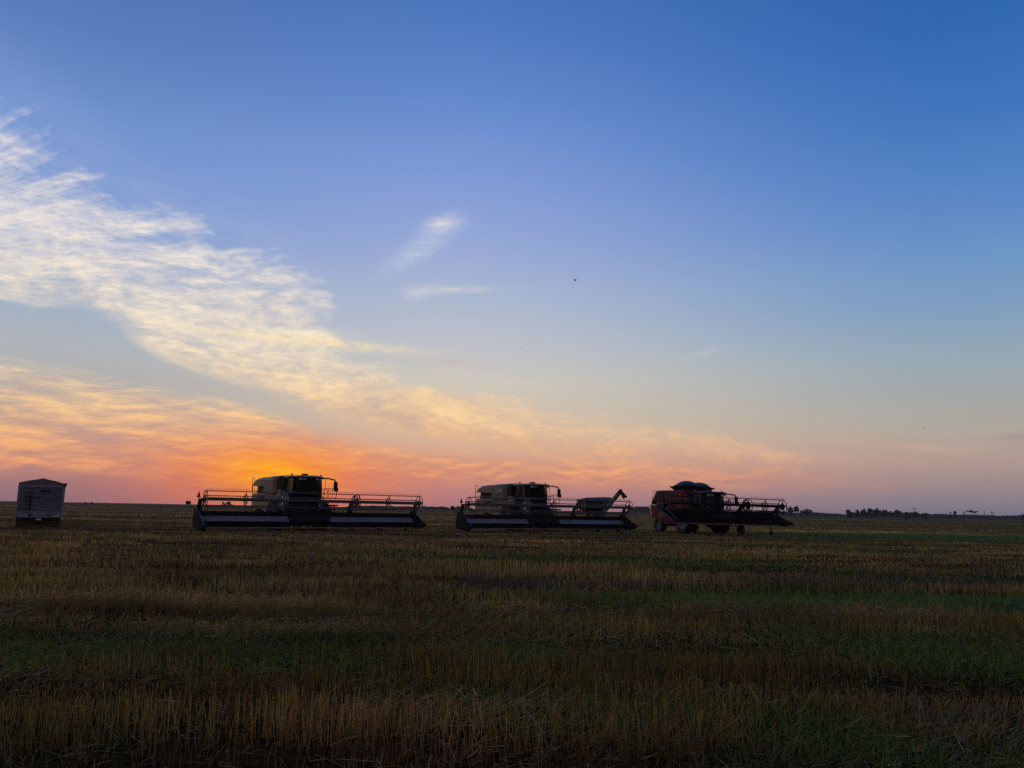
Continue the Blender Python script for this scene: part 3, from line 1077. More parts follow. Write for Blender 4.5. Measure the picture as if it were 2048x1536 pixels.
def make_cab(root, roof_z, paint, platform_paint, z0=1.75):
    cab = MB()
    top = roof_z - 0.22

    def ring(z, k, fwd):
        return [(-0.78, -0.98 * k, z), (1.35 + fwd * 0.6, -1.02 * k, z), (1.66 + fwd, -0.70 * k, z), (1.80 + fwd, -0.32 * k, z), (1.84 + fwd, 0, z),
                (1.80 + fwd, 0.32 * k, z), (1.66 + fwd, 0.70 * k, z), (1.35 + fwd * 0.6, 1.02 * k, z), (-0.78, 0.98 * k, z)]
    cab.loft([ring(z0, 0.93, -0.18), ring(z0 + 0.35, 1.0, 0.0), ring(z0 + 0.95, 1.02, 0.07), ring(top, 0.97, -0.02)])
    c = cab.build('cab', M['glass'], root, smooth=True)
    pm = M['tan_dark'] if paint is M['tan'] else M['black']
    for s in (-1, 1):
        for pts, r_ in (([(1.40, s * 1.01, z0 + 0.3), (1.43, s * 1.035, z0 + 0.95), (1.36, s * 0.985, top)], 0.03),
                        ([(0.45, s * 0.985, z0 + 0.05), (0.42, s * 1.02, z0 + 0.95), (0.36, s * 0.97, top)], 0.04),
                        ([(-0.76, s * 0.945, z0 + 0.05), (-0.76, s * 0.99, z0 + 0.95), (-0.76, s * 0.94, top)], 0.05)):
            f = MB()
            f.path(pts, r_)
            f.build('cab_pillar', pm if r_ == 0.04 else M['black'], c)
    rf = MB()
    rings = []
    for z, k in ((top + 0.045, 1.00), (top + 0.075, 1.04), (top + 0.13, 1.02), (top + 0.185, 0.88), (top + 0.215, 0.60)):
        pr = [(-0.80, -1.0), (-0.6, -1.06), (1.5, -1.06), (1.95, -0.85), (2.12, -0.4), (2.14, 0), (2.12, 0.4), (1.95, 0.85), (1.5, 1.06), (-0.6, 1.06), (-0.80, 1.0)]
        rings.append([(0.85 + (x - 0.85) * k, y * k, z) for x, y in pr])
    rf.loft(rings)
    rf.build('cab_roof', paint, c, smooth=True)
    fa = MB()
    fa.loft([[(0.85 + (x - 0.85) * k, y * k, z) for x, y in pr] for z, k in ((top - 0.01, 0.95), (top + 0.044, 1.0))])
    fa.build('roof_fascia', M['black'], c)
    for y in (-0.72, -0.45, 0.45, 0.72):
        lt = MB()
        lt.box(1.94 - abs(y) * 0.12, 2.09 - abs(y) * 0.12, y - 0.09, y + 0.09, top - 0.10, top - 0.014)
        lt.build('work_light', M['lamp_white'], c)
    g = MB()
    g.lathe([(0.001, -0.01), (0.01, -0.01)], (0, 0, -50), 3) if False else None
    g.box(0.75, 1.15, -0.24, 0.10, roof_z - 0.02, roof_z + 0.12)
    g.build('gps_receiver', M['black'], c, bevel=0.03)
    for p in ((-0.2, -0.55, roof_z - 0.01), (1.25, 0.98, roof_z - 0.10)):
        w = MB()
        w.tube(p, (p[0], p[1], p[2] + 0.06), 0.05, n=10)
        w.tube((p[0], p[1], p[2] + 0.06), (p[0], p[1], p[2] + 0.19), 0.062, 0.045, n=10)
        w.build('beacon', M['lamp_amber'], c)
    for s in (-1, 1):
        m = MB()
        m.path([(1.45, s * 0.9, top + 0.05), (1.75, s * 1.35, top + 0.04), (1.95, s * 1.72, top - 0.05), (1.97, s * 1.80, top - 0.22)], 0.05, n=7)
        m.build('mirror_arm', M['black'], c)
        m = MB()
        m.box(1.90, 2.04, s * 1.80 - 0.13, s * 1.80 + 0.13, top - 0.80, top - 0.18)
        m.box(1.91, 2.03, s * 1.88 - 0.12, s * 1.88 + 0.12, top - 0.84, top - 0.56)
        m.build('mirror', M['black'], c, bevel=0.03)
    # platform, railing and ladder on the machine's left
    p = MB()
    p.box(-0.35, 1.95, -1.15, 2.05, z0 - 0.12, z0 - 0.01)
    p.build('platform', platform_paint, root)
    rl = MB()
    zt, zm = z0 + 1.08, z0 + 0.62
    for x in (1.75, 0.15):
        rl.path([(x, 1.12, z0 - 0.02), (x, 1.12, zt - 0.1), (x, 1.22, zt), (x, 1.88, zt), (x, 1.98, zt - 0.1), (x, 1.98, zm - 0.1), (x, 1.88, zm - 0.18), (x, 1.22, zm - 0.18)], 0.022)
        for y in (1.42, 1.68):
            rl.tube((x, y, zt), (x, y, zm - 0.18), 0.016, n=6)
    rl.tube((0.15, 1.98, zt - 0.1), (1.0, 1.98, zt - 0.1), 0.02)
    rl.tube((1.30, 1.30, z0), (1.36, 1.30, top), 0.018)
    rl.build('railing', M['black'], root)
    ld = MB()
    for x in (0.65, 1.15):
        ld.beam((x, 2.06, z0 - 0.05), (x, 2.30, 0.55), 0.05, 0.07)
    for i in range(5):
        k = i / 4
        ld.box(0.65, 1.15, 2.03 + 0.22 * k, 2.15 + 0.22 * k, z0 - 0.30 - 0.95 * k, z0 - 0.26 - 0.95 * k)
    ld.build('ladder', M['black'], root)
    return c


def chassis(root, rear_x, gauge_f, gauge_r, rf, rr, wf, wr, hx=2.75):
    a = MB()
    a.box(-0.18, 0.18, -gauge_f + wf * 0.3, gauge_f - wf * 0.3, rf - 0.2, rf + 0.2)
    a.box(rear_x - 0.14, rear_x + 0.14, -gauge_r + wr * 0.3, gauge_r - wr * 0.3, rr - 0.13, rr + 0.13)
    a.beam((0, -0.6, 1.0), (rear_x, -0.45, 0.95), 0.2, 0.3)
    a.beam((0, 0.6, 1.0), (rear_x, 0.45, 0.95), 0.2, 0.3)
    a.build('axle_frame', M['black'], root)
    for s in (-1, 1):
        wheel(root, 'front_wheel', (0, s * gauge_f, rf), rf, wf, s)
    for s in (-1, 1):
        wheel(root, 'rear_wheel', (rear_x, s * gauge_r, rr), rr, wr, s)
    fh = MB()
    fh.loft([[(0.2, -0.7, 1.05), (0.2, 0.7, 1.05), (0.2, 0.7, 1.85), (0.2, -0.7, 1.85)],
             [(hx - 0.06, -0.8, 0.45), (hx - 0.06, 0.8, 0.45), (hx - 0.06, 0.8, 1.04), (hx - 0.06, -0.8, 1.04)]])
    fh.build('feeder_house', M['frame'], root)


def make_beige_combine(half):
    root = empty('combine_harvester')
    b = MB()
    b.prism([(0.1, 1.15), (0.1, 2.35), (-0.4, 2.72), (-3.2, 2.72), (-3.3, 2.50), (-6.15, 2.50), (-6.32, 2.35), (-6.38, 1.75), (-6.1, 1.25), (-4.9, 1.0), (-1.2, 0.95)], -1.33, 1.33, 0.04)
    body = b.build('body', M['tan'], root)
    for s in (-1, 1):
        p = MB()
        for x0, x1, z0, z1 in ((-6.0, -4.75, 1.5, 2.42), (-4.68, -3.15, 1.22, 2.44), (-3.08, -1.62, 1.15, 2.28), (-1.55, -0.3, 1.3, 2.28)):
            y0, y1 = sorted((s * 1.325, s * 1.40))
            p.prism([(x0, z0), (x1, z0), (x1, z1 - 0.08), (x1 - 0.08, z1), (x0 + 0.08, z1), (x0, z1 - 0.08)], y0, y1, 0.02)
        p.build('side_panel', M['tan'], root, bevel=0.02)
        v = MB()
        y0, y1 = sorted((s * 1.38, s * 1.412))
        v.box(-4.45, -3.4, y0, y1, 1.95, 2.35)
        for i in range(7):
            z = 1.98 + i * 0.055
            v.box(-4.45, -3.4, y0 - 0.006, y1 + 0.006, z, z + 0.02)
        v.build('air_grille', M['black'], body)
    e = MB()
    e.box(-5.75, -3.2, -1.12, 1.12, 2.48, 3.08)
    e.box(-5.5, -3.6, -1.22, 1.22, 2.62, 2.74)
    for x in (-5.3, -4.4):
        e.tube((x, -0.9, 2.8), (x, 0.9, 2.8), 0.3, n=12)
    e.build('engine_bay', M['black'], root)
    h = MB()
    rings = []
    for x, w, z0, z1 in ((-6.05, 1.20, 3.10, 3.26), (-5.9, 1.42, 3.02, 3.40), (-5.2, 1.50, 3.00, 3.58), (-3.9, 1.52, 2.99, 3.64), (-3.12, 1.52, 2.98, 3.62)):
        rings.append([(x, -w, z0), (x, -w, z1 - 0.18), (x, -w + 0.22, z1), (x, w - 0.22, z1), (x, w, z1 - 0.18), (x, w, z0)])
    h.loft(rings)
    h.build('engine_hood', M['tan'], root, bevel=0.03)
    t = MB()
    rings = []
    for x, w, z0, z1 in ((-3.10, 1.55, 2.46, 3.64), (-1.9, 1.57, 2.42, 3.66), (-1.15, 1.57, 2.40, 3.66), (-0.80, 1.42, 2.40, 3.62)):
        rings.append([(x, -w, z0), (x, -w, z1 - 0.22), (x, -w + 0.26, z1), (x, w - 0.26, z1), (x, w, z1 - 0.22), (x, w, z0)])
    t.loft(rings)
    tank = t.build('grain_tank', M['tan_dark'], root, bevel=0.03)
    c = MB()
    c.loft([[(-2.9, -1.2, 3.66), (-0.5, -1.2, 3.66), (-0.5, 1.2, 3.66), (-2.9, 1.2, 3.66)],
            [(-2.8, -1.0, 3.70), (-0.6, -1.0, 3.70), (-0.6, 1.0, 3.70), (-2.8, 1.0, 3.70)],
            [(-2.4, -0.4, 3.76), (-0.9, -0.4, 3.76), (-0.9, 0.4, 3.76), (-2.4, 0.4, 3.76)]])
    c.build('tank_cover', M['cover'], tank)
    mw = Matrix.Translation((-1.95, -1.578, 3.02)) @ Matrix.Rotation(R(90), 4, 'X')
    text_mesh('lettering', 'CLAAS', 0.44, M['white'], tank, mw)
    mw = Matrix.Translation((-1.95, 1.578, 3.02)) @ Matrix.Rotation(R(180), 4, 'Z') @ Matrix.Rotation(R(90), 4, 'X')
    text_mesh('lettering', 'CLAAS', 0.44, M['white'], tank, mw)
    make_cab(root, 3.70, M['tan'], M['frame'])
    au = MB()
    au.tube((-0.5, 1.50, 2.62), (-6.7, 1.72, 2.75), 0.19, n=14)
    au.tube((-0.5, 1.50, 2.62), (-0.35, 1.2, 2.2), 0.24, n=14)
    au.tube((-6.7, 1.72, 2.75), (-7.15, 1.72, 2.55), 0.20, 0.17, n=12)
    au.build('unloading_auger', M['tan_dark'], root, smooth=True)
    ch = MB()
    ch.prism([(-6.3, 1.75), (-6.9, 1.45), (-7.0, 1.0), (-6.2, 0.9), (-5.6, 1.1)], -0.85, 0.85)
    for s in (-1, 1):
        ch.box(-6.55, -6.40, s * 1.05 - 0.12, s * 1.05 + 0.12, 1.75, 1.95)
    ch.build('straw_chopper', M['black'], root)
    r = MB()
    for y in (-1.25, -0.75):
        r.path([(-6.50, y, 1.3), (-6.48, y, 2.75), (-6.42, y, 3.0)], 0.02)
    for i in range(6):
        z = 1.4 + i * 0.26
        r.tube((-6.49, -1.25, z), (-6.49, -0.75, z), 0.015, n=6)
    r.path([(-6.20, -1.38, 2.7), (-6.22, -1.40, 3.5), (-6.15, -1.40, 3.66), (-6.0, -1.38, 3.7), (-5.86, -1.36, 3.64), (-5.82, -1.34, 3.3)], 0.02)
    r.path([(-6.44, -1.25, 2.6), (-6.46, -1.30, 3.05), (-6.38, -1.3, 3.16), (-6.26, -1.32, 3.05)], 0.02)
    r.build('rear_ladder', M['steel'], root)
    chassis(root, -3.9, 1.62, 1.45, 0.97, 0.68, 0.80, 0.52)
    make_header(root, half)
    return root


def make_red_combine(half):
    root = empty('combine_harvester')
    b = MB()
    b.prism([(0.1, 1.15), (0.1, 2.6), (-0.25, 3.0), (-0.5, 3.42), (-4.3, 3.44), (-4.75, 3.36), (-5.55, 2.55), (-5.75, 1.9), (-5.6, 1.35), (-4.6, 1.1), (-1.2, 0.95)], -1.36, 1.36, 0.04)
    body = b.build('body', M['red'], root)
    for s in (-1, 1):
        y0, y1 = sorted((s * 1.355, s * 1.42))
        p = MB()
        p.prism([(-3.3, 2.46), (-0.7, 2.46), (-0.7, 3.2), (-0.85, 3.32), (-3.3, 3.32)], y0, y1, 0.02)
        p.prism([(-3.3, 1.35), (-1.9, 1.35), (-1.9, 2.3), (-3.3, 2.3)], y0, y1, 0.02)
        p.prism([(-1.82, 1.35), (-0.5, 1.35), (-0.5, 2.3), (-1.82, 2.3)], y0, y1, 0.02)
        p.build('side_panel', M['red'], root, bevel=0.02)
        v = MB()
        for i in range(9):
            x = -3.0 + i * 0.2
            v.box(x, x + 0.07, min(s * 1.41, s * 1.428), max(s * 1.41, s * 1.428), 2.86, 3.2)
        v.build('louvres', M['black'], body)
        tr = MB()
        tr.box(-5.2, 0.0, min(s * 1.37, s * 1.435), max(s * 1.37, s * 1.435), 2.34, 2.40)
        tr.build('trim_strip', M['steel'], body)
        sc = MB()
        sc.prism([(-4.75, 2.5), (-3.45, 2.5), (-3.45, 3.28), (-4.35, 3.28), (-4.75, 2.95)], y0, y1 + (0.02 if s > 0 else 0), 0.02)
        sc.tube((-4.0, s * 1.36, 2.0), (-4.0, s * 1.46, 2.0), 0.42, n=20)
        sc.tube((-3.9, s * 1.43, 2.05), (-3.2, s * 1.43, 2.62), 0.06, n=8)
        sc.build('radiator_screen', M['black'], body)
    c = MB()
    c.prism([(-5.45, 2.15), (-5.85, 2.05), (-5.98, 1.5), (-5.7, 1.2), (-5.2, 1.2)], -1.25, 1.25, 0.04)
    c.build('straw_hood', M['red'], root)
    for s in (-1, 1):
        l = MB()
        l.box(-5.62, -5.4, s * 1.30 - 0.10, s * 1.30 + 0.10, 2.06, 2.26)
        l.build('tail_light', M['lamp_red'], root)
    for s in (-1, 1):
        st = MB()
        st.box(-5.3, -4.6, min(s * 1.37, s * 1.40), max(s * 1.37, s * 1.40), 2.18, 2.27)
        st.build('side_decal', M['white'], body)
    # grain tank extension: a funnel whose two covers bulge up like shells
    t = MB()

    def sq(z, hx_, hy, dz=0.0):
        return [(-2.0 - hx_, -hy, z), (-2.0 + hx_, -hy, z), (-2.0 + hx_, hy, z - dz), (-2.0 - hx_, hy, z - dz)]
    t.loft([sq(3.38, 1.0, 1.0), sq(3.74, 1.28, 1.36, 0.12), sq(3.78, 1.33, 1.42, 0.14)])
    tank = t.build('grain_tank', M['black'], root)
    for s, dz in ((-1, 0.0), (1, 0.14)):
        tip = MB()
        tip.add([(-2.5, s * 1.38, 3.73 - dz), (-1.5, s * 1.38, 3.73 - dz), (-2.0, s * 1.78, 3.84 - dz), (-2.0, s * 1.38, 3.82 - dz)], [(0, 1, 2), (0, 2, 3), (1, 3, 2), (0, 3, 1)])
        tip.build('rim_flap', M['black'], tank)
    for yc, zc, k in ((-0.55, 3.76, 1.0), (0.62, 3.66, 1.0)):
        d = MB()
        nu, nv = 9, 24
        rings = []
        for i in range(nu):
            q = 1.0 - i / (nu - 1)
            q = max(q, 0.02)
            rings.append([(-2.0 + 1.28 * q * math.cos(2 * math.pi * j / nv), yc + 0.90 * q * math.sin(2 * math.pi * j / nv), zc + 0.44 * k * (1 - q ** 2.2)) for j in range(nv)])
        d.loft(rings)
        cov = d.build('tank_cover', M['cover'], tank, smooth=True)
        rb = MB()
        for a in (0.0, 0.6, 1.2, 1.8, 2.4, 3.0, 3.6, 4.2, 4.8, 5.4):
            rb.path([(-2.0 + 1.29 * q * math.cos(a), yc + 0.91 * q * math.sin(a), zc + 0.445 * k * (1 - q ** 2.2)) for q in (1.0, 0.85, 0.65, 0.45, 0.25, 0.05)], 0.014, n=5)
        rb.build('cover_ribs', M['black'], cov)
    tank.location = (0.1, 0.36, 0)
    make_cab(root, 3.30, M['black'], M['frame'], z0=1.6)
    au = MB()
    au.tube((-0.4, 1.55, 2.5), (-6.3, 1.75, 2.65), 0.19, n=14)
    au.tube((-6.3, 1.75, 2.65), (-6.75, 1.75, 2.45), 0.19, 0.16, n=12)
    au.build('unloading_auger', M['red'], root, smooth=True)
    r = MB()
    for y in (-1.0, -0.55):
        r.path([(-6.05, y, 1.7), (-6.05, y, 2.65), (-5.78, y, 3.25), (-5.78, y, 3.42), (-5.0, y, 3.42), (-5.0, y, 3.1)], 0.02)
    for z in (1.8, 2.05, 2.3, 2.6):
        r.tube((-6.05, -1.0, z), (-6.05, -0.55, z), 0.016)
    r.tube((-5.78, -1.0, 3.42), (-5.78, -0.55, 3.42), 0.018)
    r.tube((-5.78, -1.0, 3.25), (-5.78, -0.55, 3.25), 0.018)
    r.build('rear_ladder', M['steel'], root)
    chassis(root, -3.8, 1.62, 1.55, 0.95, 0.62, 0.78, 0.50, hx=2.2)
    make_header(root, half, raise_z=0.58, tilt=R(-0.6), divider_mats=(M['red'], M['divider']), frame_mat=M['black'], flags=False, div_h=0.74, spare_wheels=((half * 0.30, 0.44), (half * 0.86, 0.16)), hx=2.2, gap=(-1.1, 1.1), out=(0.16, 0.16),
                canvas=M['matte'], reel_mat=M['black'], disc_mat=M['black'], reel_dz=-0.24)
    return root


def place(root, x, y, yaw):
    root.location = (x, y, 0)
    root.rotation_euler = (0, 0, yaw)


GROUP = 'combine harvesters parked in the stubble with their headers on'
c1 = make_beige_combine(7.36)
c2 = copy_tree(c1)
for o in list(c1.children_recursive):                   # only the middle machine shows lettering on its tank
    if o.name.startswith('lettering'):
        bpy.data.objects.remove(o)
place(c1, -14.38 - 0.55 * 0.581, 54.6 + 0.55 * 0.814, R(-54.5))
place(c2, 1.35, 63.6, R(-59.5))
tag(c1, 'beige combine harvester right in front of the orange glow of the setting sun', 'combine harvester', GROUP)
tag(c2, 'beige combine harvester in the middle with a small red flag on its header', 'combine harvester', GROUP)
c3 = make_red_combine(5.05)
place(c3, 15.34, 62.9, R(-69.3))
tag(c3, 'red combine harvester with two domed dark tank covers on top', 'combine harvester', GROUP)


# ------------------------------------------------------------------ grain trailer at the left, seen from behind (x back towards us is -x)
def make_trailer():
    root = empty('grain_trailer')
    L, w = 10.0, 1.30
    zb, zt = 0.72, 2.62
    s = MB()
    s.box(0.06, L, -w, w, zb + 0.35, zt)
    for i in range(20):
        x = 0.4 + i * 0.48
        for q in (-1, 1):
            s.box(x, x + 0.06, q * w - 0.03, q * w + 0.03, zb + 0.4, zt - 0.05)
    s.build('side_wall', M['alu'], root)
    r = MB()
    n = 15
    z0, z1 = 0.98, 2.40
    for i in range(n):
        a = z0 + (z1 - z0) * i / n
        hgt = (z1 - z0) / n
        r.prism([(0.08, a), (0.055, a + 0.012), (-0.015, a + hgt * 0.42), (-0.015, a + hgt * 0.72), (0.055, a + hgt - 0.004), (0.08, a + hgt)], -w + 0.08, w - 0.08)
    r.build('rear_panel', M['alu'], root)
    f = MB()
    for q in (-1, 1):
        f.box(-0.05, 0.10, q * w - 0.07, q * w + 0.07, 0.60, zt)
    f.box(-0.05, 0.10, -w + 0.07, w - 0.07, 2.40, 2.60)
    f.box(-0.05, 0.10, -w + 0.07, w - 0.07, 0.60, 0.98)
    f.build('rear_frame', M['alu'], root, bevel=0.012)
    b = MB()
    b.box(-0.04, 0.02, -0.55, 0.05, 2.10, 2.22)
    b.box(-0.03, 0.02, -0.52, -0.08, 1.62, 1.66)
    b.box(-0.03, 0.02, 0.05, 1.0, 1.78, 1.82)
    b.box(-0.05, 0.02, 0.55, 0.63, 0.99, 1.9)
    for i in range(6):
        b.box(-0.09, -0.052, 0.45, 0.85, 0.86 + i * 0.24, 0.89 + i * 0.24)
    b.build('rear_fittings', M['frame'], root)
    t = MB()
    prof = [(-w - 0.05, 2.56), (-w - 0.05, 2.64), (-0.75, 2.80), (-0.28, 2.88), (0.0, 2.95), (0.28, 2.88), (0.75, 2.80), (w + 0.05, 2.66), (w + 0.05, 2.56)]
    t.loft([[(x, y, z) for y, z in prof] for x in (-0.06, 0.3, L)])
    t.build('tarpaulin', M['tarp'], root, bevel=0.01)
    rl = MB()
    rl.tube((-0.12, -w - 0.02, 2.60), (L, -w - 0.02, 2.60), 0.05, n=10)
    rl.add([(-0.13, -w - 0.16, 2.70), (-0.13, -w + 0.06, 2.66), (-0.13, -w + 0.06, 2.46), (-0.13, -w - 0.09, 2.46),
            (-0.06, -w - 0.16, 2.70), (-0.06, -w + 0.06, 2.66), (-0.06, -w + 0.06, 2.46), (-0.06, -w - 0.09, 2.46)],
           [(0, 1, 2, 3), (4, 7, 6, 5), (0, 4, 5, 1), (1, 5, 6, 2), (2, 6, 7, 3), (3, 7, 4, 0)])
    rl.build('tarp_roller', M['black'], root)
    bm_ = MB()
    bm_.box(0.15, 0.25, -w + 0.02, w - 0.02, 0.46, 0.595)
    bm_.box(0.2, L - 1, -0.55, -0.4, 0.75, 1.05)
    bm_.box(0.2, L - 1, 0.4, 0.55, 0.75, 1.05)
    bm_.build('bumper', M['black'], root)
    for q in (-1, 1):
        m = MB()
        m.box(0.28, 0.31, min(q * 0.12, q * 1.29), max(q * 0.12, q * 1.29), 0.10, 0.58)
        m.build('mud_flap', M['tyre'], root)
        for k in range(3):
            l = MB()
            y = q * (0.78 + 0.16 * k)
            l.tube((-0.085, y, 0.70), (-0.05, y, 0.70), 0.045, n=12)
            l.build('tail_light', M['lamp_white'], root)
        d = MB()
        d.box(-0.09, -0.05, q * 0.52 - 0.06, q * 0.52 + 0.06, 0.68, 0.80)
        d.build('door_latch', M['black'], root)
        for x in (1.2, 2.45):
            wheel(root, 'wheel', (x, q * 0.95, 0.50), 0.50, 0.56, q, lug=False)
    ug = MB()
    ug.box(0.55, 0.63, -1.0, 1.0, 0.14, 0.56)
    ug.build('underrun_guard', M['black'], root)
    p = MB()
    p.box(0.10, 0.14, -0.16, 0.16, 0.44, 0.57)
    p.build('licence_plate', M['plate'], root)
    hp = MB()
    for x0 in (0.9, 5.2):
        hp.loft([[(x0, -w + 0.05, 1.08), (x0 + 3.8, -w + 0.05, 1.08), (x0 + 3.8, w - 0.05, 1.08), (x0, w - 0.05, 1.08)],
                 [(x0 + 1.6, -0.35, 0.55), (x0 + 2.2, -0.35, 0.55), (x0 + 2.2, 0.35, 0.55), (x0 + 1.6, 0.35, 0.55)]])
    hp.build('hopper_bottom', M['alu'], root)
    lg = MB()
    for q in (-1, 1):
        lg.box(L - 2.2, L - 2.05, q * 0.8 - 0.08, q * 0.8 + 0.08, 0.05, 1.1)
        lg.box(L - 2.27, L - 1.98, q * 0.8 - 0.16, q * 0.8 + 0.16, -0.02, 0.06)
    lg.build('landing_leg', M['black'], root)
    return root


tr = make_trailer()
tr.location = (-29.1, 49.0, 0)
tr.scale = (1.0, 2.4 / 2.6, 3.02 / 2.93)
tr.rotation_euler = (0, 0, math.atan2(49.0, -29.1) + R(0.6))
tag(tr, 'boxy grey grain trailer seen from behind, under a peaked tarpaulin', 'trailer')


# ------------------------------------------------------------------ grain cart with a folded-out auger, standing behind the middle combine
def make_cart():
    root = empty('grain_cart')
    h = MB()
    def rr(z, a, b):
        return [(-a, -b, z), (a, -b, z), (a, b, z), (-a, b, z)]
    h.loft([rr(1.0, 0.6, 0.5), rr(2.1, 2.1, 1.5), rr(3.05, 2.2, 1.6), rr(3.10, 2.25, 1.65)])
    hop = h.build('hopper', M['black'], root)
    rb = MB()
    for x in np.linspace(-2.0, 2.0, 7):
        rb.box(x - 0.05, x + 0.05, -1.68, -1.58, 2.1, 3.08)
        rb.box(x - 0.05, x + 0.05, 1.58, 1.68, 2.1, 3.08)
    rb.build('hopper_ribs', M['frame'], hop)
    c = MB()
    c.loft([[(-2.27, -1.67, 3.10), (-2.27, 1.67, 3.10), (-2.0, 0.0, 3.16)], [(-1.0, -1.67, 3.10), (-1.0, 1.67, 3.10), (-1.0, 0.0, 3.42)],
            [(1.6, -1.67, 3.10), (1.6, 1.67, 3.10), (1.6, 0.0, 3.52)], [(2.27, -1.67, 3.10), (2.27, 1.67, 3.10), (2.27, 0.0, 3.50)]])
    c.build('tarpaulin', M['frame'], hop)
    for s in (-1, 1):
        wheel(root, 'wheel', (-0.3, s * 1.75, 0.85), 0.85, 0.75, s)
    f = MB()
    f.box(-1.2, 1.2, -0.9, 0.9, 0.85, 1.05)
    f.box(-0.45, -0.15, -1.6, 1.6, 0.75, 0.95)
    f.beam((1.0, -0.5, 0.9), (3.9, 0, 0.6), 0.18, 0.2)
    f.beam((1.0, 0.5, 0.9), (3.9, 0, 0.6), 0.18, 0.2)
    f.box(3.2, 3.32, -0.08, 0.08, 0.0, 0.62)
    f.build('drawbar_frame', M['frame'], root)
    a = MB()
    a.tube((1.0, -1.2, 1.1), (2.05, -1.75, 2.45), 0.30, n=14)
    a.tube((1.95, -1.70, 2.32), (3.45, -2.0, 4.22), 0.29, n=14)
    a.beam((2.38, -1.8, 3.1), (2.48, -1.8, 3.3), 0.16, 0.7)
    a.build('auger_tube', M['tan_dark'], root, smooth=True)
    s = MB()
    s.tube((3.28, -1.98, 4.26), (3.66, -2.05, 4.16), 0.34, n=14)
    s.loft([[(3.30, -2.32, 4.46), (3.86, -2.32, 4.16), (3.86, -1.74, 4.16), (3.30, -1.74, 4.46)],
            [(3.82, -2.28, 3.28), (4.40, -2.28, 3.56), (4.40, -1.78, 3.56), (3.82, -1.78, 3.28)]])
    s.build('discharge_spout', M['black'], root)
    return root


cart = make_cart()
cart.location = (11.2, 106, 0)
cart.rotation_euler = (0, 0, R(-4))
tag(cart, 'dark grain cart with a raised elbow auger, behind the reel of the middle combine', 'grain cart')


# ------------------------------------------------------------------ trees and other things along the skyline
def pix(px, py, dist):
    """a point at the given depth along the ray of a 2048 x 1536 picture position (used to read sizes off the photograph)"""
    d = _f + _R * ((px - 1024) / 1560.0) + _U * ((768 - py) / 1560.0)
    t = dist / d.y
    return d.x * t, dist, CAM_H + d.z * t


def leaf_cloud(rng, centres, radii, per, size):
    V, F = [], []
    k = 0
    for c, r in zip(centres, radii):
        n = max(6, int(per * r[0] * r[2]))
        u = rng.normal(size=(n, 3))
        u /= np.linalg.norm(u, axis=1, keepdims=True)
        p = np.array(c) + u * (rng.random((n, 1)) ** 0.45) * np.array(r)
        a = rng.normal(size=(n, 3))
        a /= np.linalg.norm(a, axis=1, keepdims=True)
        b = np.cross(a, rng.normal(size=(n, 3)))
        b /= np.linalg.norm(b, axis=1, keepdims=True) + 1e-9
        s = size * (0.5 + 0.9 * rng.random((n, 1)))
        q = np.stack([p - a * s, p - b * s * 0.6, p + a * s, p + b * s * 0.6], 1).reshape(-1, 3)
        V.append(q)
        F += [tuple(range(k + 4 * i, k + 4 * i + 4)) for i in range(n)]
        k += 4 * n
    return np.concatenate(V), F


